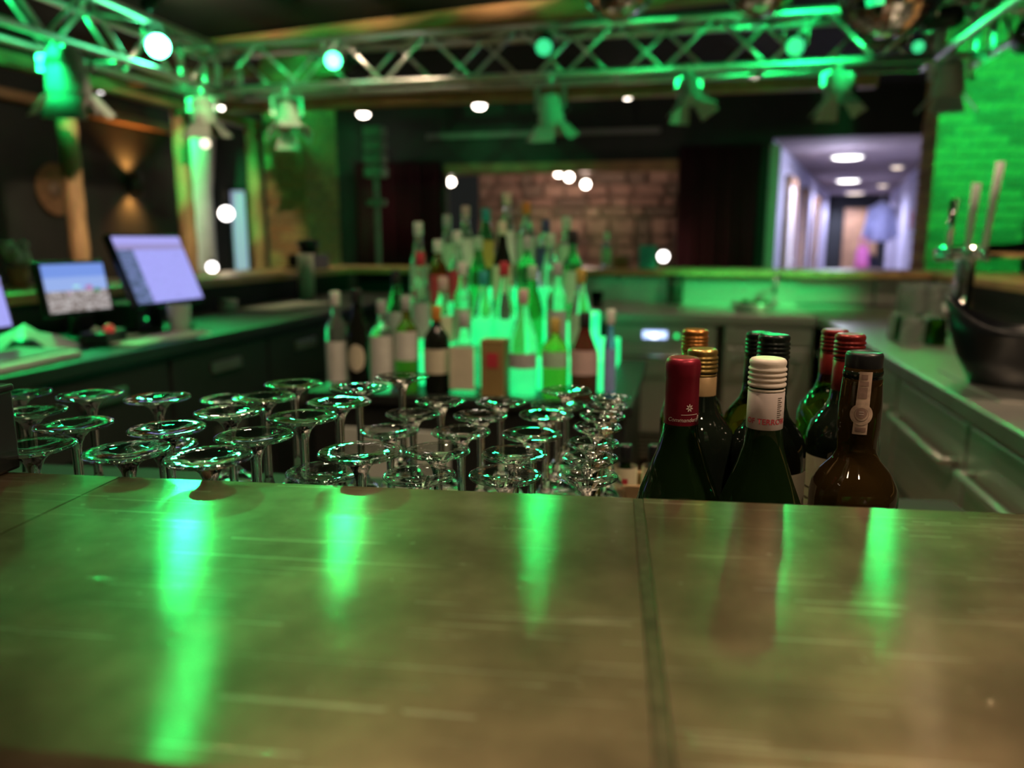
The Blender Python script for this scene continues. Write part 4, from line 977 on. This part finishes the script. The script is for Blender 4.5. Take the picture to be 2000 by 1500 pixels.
# dark kit at the far end of the left bar
t = rthing('coffee_machine', 'dark machine at the far left corner of the bar', 'machine', -2.42, 4.72, 1.11)
obj('body', B(-0.09, 0.09, -0.12, 0.12, 0, 0.10, bv=0.01), 'black_plastic', t); obj('hopper', MB().lathe([(0, 0.10), (0.05, 0.10), (0.075, 0.19), (0, 0.20)], 14), 'black_plastic', t); obj('drip_tray', B(-0.07, 0.07, -0.2, -0.12, 0, 0.02), 'steel_dull', t)

# ================================================================== far side of the bar
fb = rthing('far_bar', 'far side of the bar with a wooden top', 'bar', 0, 5.35, 0)
for k in range(3): obj('top_plank', B(-2.8, 1.75, -0.25 + k * 0.1675, -0.085 + k * 0.1675, 1.07, 1.11, bv=0.004), 'bar_wood', fb)
obj('panel', B(-2.3, 1.75, -0.12, 0.2, 0, 1.07), 'dark_paint', fb)
for k in range(5): obj('steel_panel', B(-0.95 + k * 0.53, -0.43 + k * 0.53, -0.16, -0.12, 0.90, 1.06, bv=0.003), 'steel', fb)
def cabinet(label, u0, u1, front='steel'):
    t = rthing('undercounter_fridge', label, 'fridge', (u0 + u1) / 2, 4.75, 0)
    w = (u1 - u0) / 2 - 0.004
    obj('body', B(-w, w, -0.38, 0.42, 0.05, 0.84), 'steel_dull', t)
    d = obj('door', B(-w + 0.01, w - 0.01, -0.41, -0.38, 0.22, 0.72, bv=0.004), front, t)
    obj('handle', MB().path([(-w * 0.7, -0.41, 0.66), (-w * 0.7, -0.45, 0.66), (w * 0.7, -0.45, 0.66), (w * 0.7, -0.41, 0.66)], 0.009), 'chrome', d)
    obj('control_panel', B(-w + 0.01, w - 0.01, -0.41, -0.38, 0.73, 0.83, bv=0.003), 'steel', t)
    g = obj('vent', B(-w + 0.03, w - 0.03, -0.40, -0.38, 0.07, 0.20), 'black_metal', t)
    for k in range(5): obj('slat', B(-w + 0.03, w - 0.03, -0.412, -0.40, 0.08 + k * 0.024, 0.092 + k * 0.024), 'steel_dull', g)
    return t, w
t, w = cabinet('steel glass washer with a small blue display', -0.42, 0.20)
cp = [c for c in t.children if c.name.startswith('control_panel')][0]
obj('blue_display', B(-0.10, 0.03, -0.416, -0.408, 0.76, 0.80), 'led_blue', cp); obj('display_spot', B(-0.055, -0.02, -0.419, -0.412, 0.762, 0.785), 'led_blue_hot', cp); obj('green_dot', MB().ball((0.085, -0.41, 0.775), 0.013), 'led_dot', cp)
cabinet('steel fridge right of the glass washer', 0.22, 0.70)
cabinet('steel fridge left of the glass washer', -1.05, -0.44)
wt = rthing('steel_worktop', 'steel worktop along the far bar', 'worktop', 0, 4.75, 0)
obj('slab', B(-1.10, 0.70, -0.42, 0.43, 0.845, 0.90, bv=0.005), 'steel', wt)
obj('splashback', B(-1.10, 0.70, 0.405, 0.425, 0.90, 1.04), 'steel', wt)
# objects along the far bar
def jar_box(label, u, v, z, w, h, m):
    t = rthing('carton', label, 'carton', u, v, z); obj('box', B(-w / 2, w / 2, -w / 3, w / 3, 0, h, bv=0.002), m, t); obj('lid_flap', B(-w / 2 + .003, w / 2 - .003, -w / 3 + .003, w / 3 - .003, h, h + 0.004), m, t)
mat('teal', (0.06, 0.55, 0.50), 0.5); mat('black_tube', (0.02, 0.05, 0.03), 0.4)
jar_box('teal carton standing on the far bar', -0.24, 5.30, 1.11, 0.115, 0.15, 'teal')
jar_box('dark carton beside the teal one', -0.42, 5.35, 1.11, 0.10, 0.08, 'brick_a')
t = rthing('tin_can', 'dark canister before the steel panels of the far bar', 'canister', -0.05, 5.05, 0.90)
obj('can', MB().lathe([(0, 0), (0.05, 0), (0.05, 0.17), (0, 0.17)], 18), 'black_tube', t); obj('lid', MB().lathe([(0.052, 0.16), (0.052, 0.18), (0, 0.18)], 18), 'black_plastic', t)
t = rthing('green_tumbler', 'small green glass on the steel worktop', 'glass', -0.50, 4.6, 0.90)
obj('cup', MB().lathe([(0, 0), (0.032, 0), (0.04, 0.10), (0.037, 0.10), (0.03, 0.006), (0, 0.006)], 18), 'wine_green', t)
t = rthing('sink_tap', 'chrome tap over the sink of the far worktop', 'tap', 0.55, 5.0, 0.90)
obj('column', MB().tube((0, 0, 0), (0, 0, 0.16), 0.014), 'chrome', t); obj('spout', MB().path([(0, 0, 0.15), (0, -0.05, 0.19), (0, -0.14, 0.18), (0, -0.16, 0.14)], 0.011), 'chrome', t); obj('lever', MB().tube((0.0, 0, 0.16), (0.05, 0.02, 0.19), 0.008), 'chrome', t)
t = rthing('steel_basket', 'round steel tray on the far worktop at right', 'tray', 0.40, 4.6, 0.90)
obj('bowl', MB().lathe([(0, 0), (0.10, 0), (0.14, 0.05), (0.135, 0.05), (0.098, 0.006), (0, 0.006)], 24), 'steel', t)
for k in range(5): obj('lime', MB().ball((math.cos(k * 1.26) * 0.06, math.sin(k * 1.26) * 0.06, 0.035), 0.03, 10), 'wine_green', t)

# ================================================================== right side of the bar
rc = rthing('steel_counter', 'steel work counter along the right with a thick rim', 'counter', 0.705, 0, 0)
obj('worktop', B(0.0, 0.75, 0.75, 5.1, 0.85, 0.90, bv=0.006), 'steel_dull', rc)
for k in range(6):
    y0 = 0.8 + k * 0.70
    dr = obj('drawer_front', B(0.05, 0.08, y0 + 0.012, y0 + 0.69, 0.46, 0.815, bv=0.004), 'steel', rc)
    obj('handle', MB().path([(0.05, y0 + 0.06, 0.70), (0.01, y0 + 0.06, 0.70), (0.01, y0 + 0.63, 0.70), (0.05, y0 + 0.63, 0.70)], 0.011), 'steel', dr)
    obj('lower_door', B(0.05, 0.08, y0 + 0.012, y0 + 0.69, 0.10, 0.445, bv=0.004), 'steel_dull', rc)
obj('carcass', B(0.08, 0.75, 0.75, 5.1, 0.05, 0.85), 'black_metal', rc)
rl = rthing('side_bar', 'right side of the bar with a raised wooden ledge', 'bar', 1.70, 0, 0)
obj('panel', B(-0.23, 0.17, 0.9, 5.1, 0, 1.07), 'dark_paint', rl)
for k in range(3): obj('ledge_plank', B(-0.25 + k * 0.1675, -0.085 + k * 0.1675, 0.9, 5.1, 1.07, 1.11, bv=0.004), 'bar_wood', rl)
# black ice bucket with a high wavy rim
t = rthing('ice_bucket', 'black oval ice bucket with a hand hole on the right counter', 'ice bucket', 0.905, 2.33, 0.906, R(-21))
n = 40; vs = []; fs = []
def ring(rx, ry, zf, dz=0.0):
    st = len(vs)
    for k in range(n):
        a = 2 * math.pi * k / n; vs.append((rx * math.cos(a), ry * math.sin(a), zf(a) + dz)); 
    return st
flat = lambda z: (lambda a: z)
rim = lambda a: 0.195 + 0.045 * math.cos(2 * a)
rs = [ring(0.115, 0.085, flat(0.0)), ring(0.15, 0.105, flat(0.07)), ring(0.175, 0.118, flat(0.14)), ring(0.192, 0.125, rim), ring(0.187, 0.120, rim, 0.002), ring(0.168, 0.112, flat(0.135)), ring(0.108, 0.08, flat(0.008))]
for a, b in zip(rs, rs[1:]):
    for k in range(n): fs.append((a + k, a + (k + 1) % n, b + (k + 1) % n, b + k))
fs.append(tuple(range(rs[0], rs[0] + n))); fs.append(tuple(range(rs[-1] + n - 1, rs[-1] - 1, -1)))
obj('bucket', MB().add(vs, fs, True), 'bucket_black', t)
for s in (-1, 1): obj('hand_hole', MB().lathe([(0, 0), (0.022, 0), (0.022, 0.02), (0, 0.02)], 16, Matrix.Translation((s * 0.176, 0, 0.195)) @ Matrix.Rotation(R(90 * s), 4, 'Y') @ Matrix.Scale(1.8, 4, (0, 1, 0))), 'grey_plastic', t)
# drying tray and upturned tumblers
t = rthing('drip_mat', 'steel drip tray under the bucket', 'tray', 1.0, 2.34, 0.90)
obj('mat', B(-0.22, 0.24, -0.25, 0.25, 0.0, 0.006, bv=0.002), 'steel_dull', t)
tum = {}
def tumbler(label, u, v, z, r, h, m):
    t = rthing('tumbler_glass', label, 'glass', u, v, z, 0, 'tumblers on the right counter')
    k = (r, h)
    if k not in tum: tum[k] = MB().lathe([(r, 0), (r * 0.86, h - 0.004), (r * 0.8, h), (0, h), (0, h - 0.012), (r * 0.76, h - 0.012), (r * 0.94, 0)], 18).mesh('wall')
    o = obj('wall', tum[k].copy(), m, t)
    obj('base_rim', MB().lathe([(r * 0.66, h), (r * 0.72, h + 0.003), (r * 0.8, h)], 18), m, t)
def ordn(i): return ('first', 'second', 'third', 'fourth', 'fifth', 'sixth', 'seventh', 'eighth')[i]
for i in range(3):
    for j in range(4):
        tumbler('upturned tall glass, %s from the left, %s row from the far end of the rack' % (ordn(i), ordn(j)), 1.17 + i * 0.085, 4.55 - j * 0.085, 0.90, 0.036, 0.17, 'glass_thin')
for i in range(2):
    for j in range(3):
        tumbler('short green tumbler, %s from the left, %s row before the tall glasses' % (ordn(i), ordn(j)), 0.87 + i * 0.09, 3.42 - j * 0.09, 0.90, 0.04, 0.10, 'wine_green' if (i + j) % 2 else 'glass_thin')
# beer tap tower with handles
t = rthing('beer_tap', 'chrome beer tap tower with tall handles', 'beer tap', 1.13, 3.52, 0.90)
obj('column', MB().lathe([(0.05, 0), (0.05, 0.01), (0.035, 0.03), (0.035, 0.36), (0.0, 0.37)], 18), 'chrome', t)
obj('cross_pipe', MB().tube((-0.12, 0, 0.34), (0.22, 0, 0.36), 0.03, 14), 'chrome', t)
for k, x in enumerate((-0.09, -0.02, 0.04)):
    f = obj('faucet', MB().path([(x, 0, 0.34), (x, -0.06, 0.36), (x, -0.09, 0.32)], 0.012), 'chrome', t)
    hl = (0.20, 0.26, 0.34)[k]
    obj('handle', MB().tube((x, -0.06, 0.36), (x + (0.0, 0.005, 0.022)[k], -0.07, 0.36 + hl), 0.011, 10, 0.017), ('chrome', 'led_dot', 'white_paint')[k] if k != 1 else 'pale_plastic', f)

# ================================================================== bottle pyramid
bi = rthing('bottle_stand', 'stepped bar stand with green lit shelves in the middle', 'shelf', -0.63, 2.25, 0)
obj('cabinet', B(-0.50, 0.48, -0.06, 0.80, 0.0, 0.80), 'black_metal', bi)
obj('green_panel', B(-0.42, -0.05, -0.068, -0.058, 0.30, 0.72, bv=0.003), 'pale_plastic', bi)
obj('cabinet_top', B(-0.52, 0.50, -0.075, 0.82, 0.80, 0.83, bv=0.003), 'black_metal', bi)
TIER = [(0.0, 0.83), (0.17, 0.93), (0.33, 1.03), (0.49, 1.13)]
for k in range(1, 4):
    y, z = TIER[k]; h = (0.50, 0.40, 0.32, 0.26)[k]
    obj('lit_step', B(-h + 0.05, h, y - 0.065, 0.72, z - 0.10, z, bv=0.004), 'acrylic_lit', bi)
BCOL = {'clear': ((0.75, 0.85, 0.78), 0.9), 'green': ((0.10, 0.45, 0.16), 0.85), 'dark': ((0.012, 0.014, 0.010), 0.1), 'amber': ((0.30, 0.12, 0.02), 0.8), 'olive': ((0.35, 0.38, 0.06), 0.8), 'red': ((0.22, 0.02, 0.02), 0.6), 'blue': ((0.22, 0.32, 0.75), 0.6)}
for k, (c, tr_) in BCOL.items(): mat('bottle_' + k, c, 0.06, 0, 0.1, 20, trans=tr_, ior=1.4)
LCOL = {'white': (0.72, 0.72, 0.66), 'cream': (0.66, 0.60, 0.40), 'pink': (0.62, 0.44, 0.42), 'redl': (0.50, 0.04, 0.06), 'navy': (0.05, 0.06, 0.16), 'gold': (0.5, 0.36, 0.08), 'grey': (0.42, 0.44, 0.42), 'teal': (0.03, 0.36, 0.34), 'orange': (0.62, 0.24, 0.04), 'blackl': (0.02, 0.02, 0.02), 'mint': (0.40, 0.62, 0.42), 'blue': (0.30, 0.40, 0.75)}
for k, c in LCOL.items(): mat('label_' + k, c, 0.55, 0, 0.1, 25)
def spirit(label, u, v, z, h, r, glass, lab=None, cap='blackl', shape='round', lz=(0.12, 0.55), neck=0.013):
    t = rthing('spirit_bottle', label, 'bottle', u, v, z, 0, 'bottles on the stepped stand')
    hs = h * 0.60
    if shape == 'square':
        mb = MB().box(-r, r, -r * 0.75, r * 0.75, 0, hs, None, r * 0.18); mb.lathe([(r * 0.6, hs - 0.002), (neck * 1.2, hs + 0.03), (neck, h - 0.02), (0, h - 0.02)], 14)
    elif shape == 'slope':
        mb = MB().lathe([(0, 0), (r * 0.95, 0), (r, 0.006), (r, hs * 0.85), (r * 0.85, hs), (r * 0.5, hs + (h - hs) * 0.35), (neck, hs + (h - hs) * 0.62), (neck, h - 0.02), (0, h - 0.02)], 18)
    else:
        mb = MB().lathe([(0, 0), (r * 0.95, 0), (r, 0.006), (r, hs), (r * 0.9, hs + 0.018), (r * 0.5, hs + 0.04), (neck, hs + 0.055), (neck, h - 0.02), (0, h - 0.02)], 18)
    g = obj('glass_body', mb, 'bottle_' + glass, t)
    obj('cap', MB().lathe([(neck + 0.002, h - 0.045), (neck + 0.003, h - 0.043), (neck + 0.003, h - 0.003), (neck + 0.001, h), (0, h)], 14), 'label_' + cap, t)
    if lab:
        z0, z1 = lz[0] * h, lz[1] * h
        if shape == 'square': o = obj('paper_label', B(-r * 0.92, r * 0.92, -r * 0.75 - 0.002, -r * 0.75 + 0.001, z0, z1), 'label_' + lab, t)
        else: o = obj('paper_label', MB().lathe([(r + 0.0008, z0), (r + 0.0008, z1)], 14, None, True, R(-165), R(-15)), 'label_' + lab, t)
    return t
# front row on the cabinet top
y0 = 2.25
t = spirit('clear bottle with a tall white label, first of the front row', -1.07, y0, 0.83, 0.31, 0.035, 'clear', 'white', 'white', 'round', (0.08, 0.5))
t = spirit('black bottle with a cream oval label, second of the front row', -0.997, y0, 0.83, 0.32, 0.037, 'dark', None, 'blackl', 'slope')
ov = []
for j in range(13):
    zz = -1 + j / 6.0; hw = 0.029 * math.sqrt(max(0.0, 1 - zz * zz)) + 1e-5
    ov.append([(-hw + 2 * hw * i / 10, 0.105 + 0.044 * zz) for i in range(11)])
patch(ov, lambda z: 0.0378, 'oval_label', 'label_cream', t).rotation_euler = (0, 0, R(10))
spirit('clear bottle with a big pale label, third of the front row', -0.915, y0, 0.83, 0.285, 0.040, 'clear', 'white', 'grey', 'round', (0.1, 0.62))
t = spirit('amber bottle with a white label above a dark base, fourth of the front row', -0.835, y0, 0.83, 0.30, 0.038, 'amber', 'white', 'grey', 'round', (0.34, 0.64))
spirit('dark whisky bottle with rounded shoulders and cream label, fifth of the front row', -0.737, y0, 0.83, 0.27, 0.041, 'dark', 'cream', 'orange', 'round', (0.24, 0.52))
spirit('square bottle with a large cream label in the front row', -0.648, y0, 0.83, 0.25, 0.042, 'clear', 'cream', 'grey', 'square', (0.08, 0.60))
t = rthing('whisky_carton', 'olive-brown carton with a reddish motif in the front row', 'carton', -0.552, y0, 0.83)
mat('carton_olive', (0.30, 0.20, 0.07), 0.6)
obj('box', B(-0.037, 0.037, -0.035, 0.035, 0, 0.165, bv=0.002), 'carton_olive', t); obj('motif', B(-0.018, 0.018, -0.0362, -0.034, 0.09, 0.135), 'label_redl', t); obj('lid', B(-0.038, 0.038, -0.036, 0.036, 0.165, 0.172, bv=0.001), 'carton_olive', t)
spirit('clear round bottle with a long pinkish neck cap in the front row', -0.464, y0, 0.83, 0.325, 0.043, 'clear', 'grey', 'pink', 'slope', (0.28, 0.42))
spirit('clear bottle of yellow-green liquor with a pale label in the front row', -0.367, y0, 0.83, 0.24, 0.040, 'olive', 'mint', 'gold', 'round', (0.4, 0.6))
spirit('dark red bottle with a pinkish label near the right end of the front row', -0.279, y0, 0.83, 0.26, 0.041, 'red', 'pink', 'blackl', 'slope', (0.3, 0.58))
spirit('slim blue bottle at the right end of the front row', -0.203, y0, 0.83, 0.27, 0.018, 'blue', 'blue', 'white', 'round', (0.1, 0.58), 0.010)
# second row
y1 = 2.42
for u, h, r, g, l, c, sh, lab in ((-0.93, 0.27, 0.034, 'green', 'grey', 'blackl', 'slope', 'green bottle with a dark cap at the left end of the second step'),
        (-0.844, 0.33, 0.032, 'clear', 'grey', 'redl', 'round', 'clear bottle with a red cap on the second step'),
        (-0.767, 0.25, 0.034, 'clear', 'cream', 'pink', 'slope', 'clear bottle with a shield-shaped cream label on the second step'),
        (-0.701, 0.30, 0.030, 'clear', 'mint', 'white', 'round', 'slender clear bottle with a mint label on the second step'),
        (-0.631, 0.27, 0.034, 'clear', None, 'teal', 'slope', 'clear unlabelled bottle with a teal cap on the second step'),
        (-0.562, 0.30, 0.035, 'clear', None, 'redl', 'slope', 'clear round bottle with a coral red cap on the second step'),
        (-0.470, 0.29, 0.036, 'green', None, 'mint', 'slope', 'bright green bottle on the second step'),
        (-0.390, 0.30, 0.033, 'clear', 'grey', 'grey', 'round', 'clear bottle with a grey label towards the right of the second step'),
        (-0.315, 0.28, 0.034, 'clear', 'mint', 'gold', 'slope', 'clear bottle with a gold cap at the right end of the second step')):
    spirit(lab, u, y1, 0.93, h, r, g, l, c, sh, (0.15, 0.5))
y2 = 2.58
for u, h, r, g, l, c, sh, lab in ((-0.905, 0.33, 0.032, 'clear', 'mint', 'white', 'slope', 'clear bottle with a tall white cap, leftmost on the third step'),
        (-0.835, 0.27, 0.033, 'amber', 'redl', 'white', 'round', 'bottle with a red label and white cap on the third step'),
        (-0.765, 0.30, 0.034, 'clear', 'redl', 'white', 'slope', 'bottle with a red and white label in the middle left of the third step'),
        (-0.690, 0.28, 0.034, 'green', None, 'mint', 'slope', 'green bottle without label on the third step'),
        (-0.605, 0.33, 0.036, 'dark', 'cream', 'cream', 'slope', 'dark bottle with a long cream label on the third step'),
        (-0.520, 0.28, 0.036, 'green', None, 'grey', 'round', 'green bottle right of the long cream label'),
        (-0.440, 0.29, 0.036, 'clear', None, 'mint', 'slope', 'clear green-glowing bottle on the third step'),
        (-0.365, 0.30, 0.032, 'green', 'mint', 'blackl', 'round', 'green bottle with a mint label, rightmost on the third step')):
    spirit(lab, u, y2, 1.03, h, r, g, l, c, sh, (0.2, 0.56))
y3 = 2.74
for u, h, r, g, l, c, sh, lab in ((-0.850, 0.26, 0.031, 'clear', 'mint', 'grey', 'slope', 'clear bottle with a grey cap, leftmost on the top step'),
        (-0.780, 0.29, 0.032, 'clear', 'white', 'pink', 'slope', 'clear bottle with a pinkish cap on the top step'),
        (-0.703, 0.28, 0.033, 'green', 'gold', 'teal', 'slope', 'green bottle with a teal cap on the top step'),
        (-0.626, 0.335, 0.033, 'clear', 'white', 'cream', 'slope', 'tallest bottle with a cream cap on the top step'),
        (-0.555, 0.30, 0.032, 'clear', 'mint', 'orange', 'round', 'clear bottle with an orange stopper on the top step'),
        (-0.485, 0.24, 0.034, 'clear', 'navy', 'navy', 'round', 'bottle with a navy blue label on the top step'),
        (-0.410, 0.25, 0.031, 'clear', 'mint', 'mint', 'slope', 'bottle with a light green cap, rightmost on the top step')):
    spirit(lab, u, y3, 1.13, h, r, g, l, c, sh, (0.25, 0.6))
# bottles right of the pyramid, on the far worktop and bar
for u, v, z, h, r, g, l, c, lab in ((-0.52, 5.30, 1.11, 0.24, 0.035, 'clear', 'mint', 'white', 'pale slim bottle standing on the far bar'),
        (-0.78, 4.6, 0.90, 0.30, 0.038, 'clear', 'white', 'grey', 'clear bottle on the far worktop behind the pyramid'),
        (-0.64, 4.7, 0.90, 0.27, 0.036, 'dark', 'pink', 'blackl', 'dark bottle on the far worktop behind the pyramid')):
    spirit(lab, u, v, z, h, r, g, l, c, 'slope')
# loudspeaker stand by the brown pillar
t = rthing('speaker_stand', 'thin dark stand with grey speaker boxes right of the brown pillar', 'speaker stand', -3.35, 8.2, 0)
obj('pole', MB().tube((0, 0, 0), (0, 0, 2.35), 0.03, 10), 'grey_plastic', t)
for k in range(4): obj('speaker', B(-0.11, 0.11, -0.08, 0.08, 2.0 + k * 0.14 - 0.02, 2.11 + k * 0.14 - 0.02, bv=0.01), 'grey_plastic', t)
obj('bracket', B(-0.10, 0.10, -0.03, 0.03, 1.68, 1.74), 'grey_plastic', t); obj('base', MB().lathe([(0, 0.03), (0.25, 0.02), (0.25, 0)], 20), 'black_metal', t)
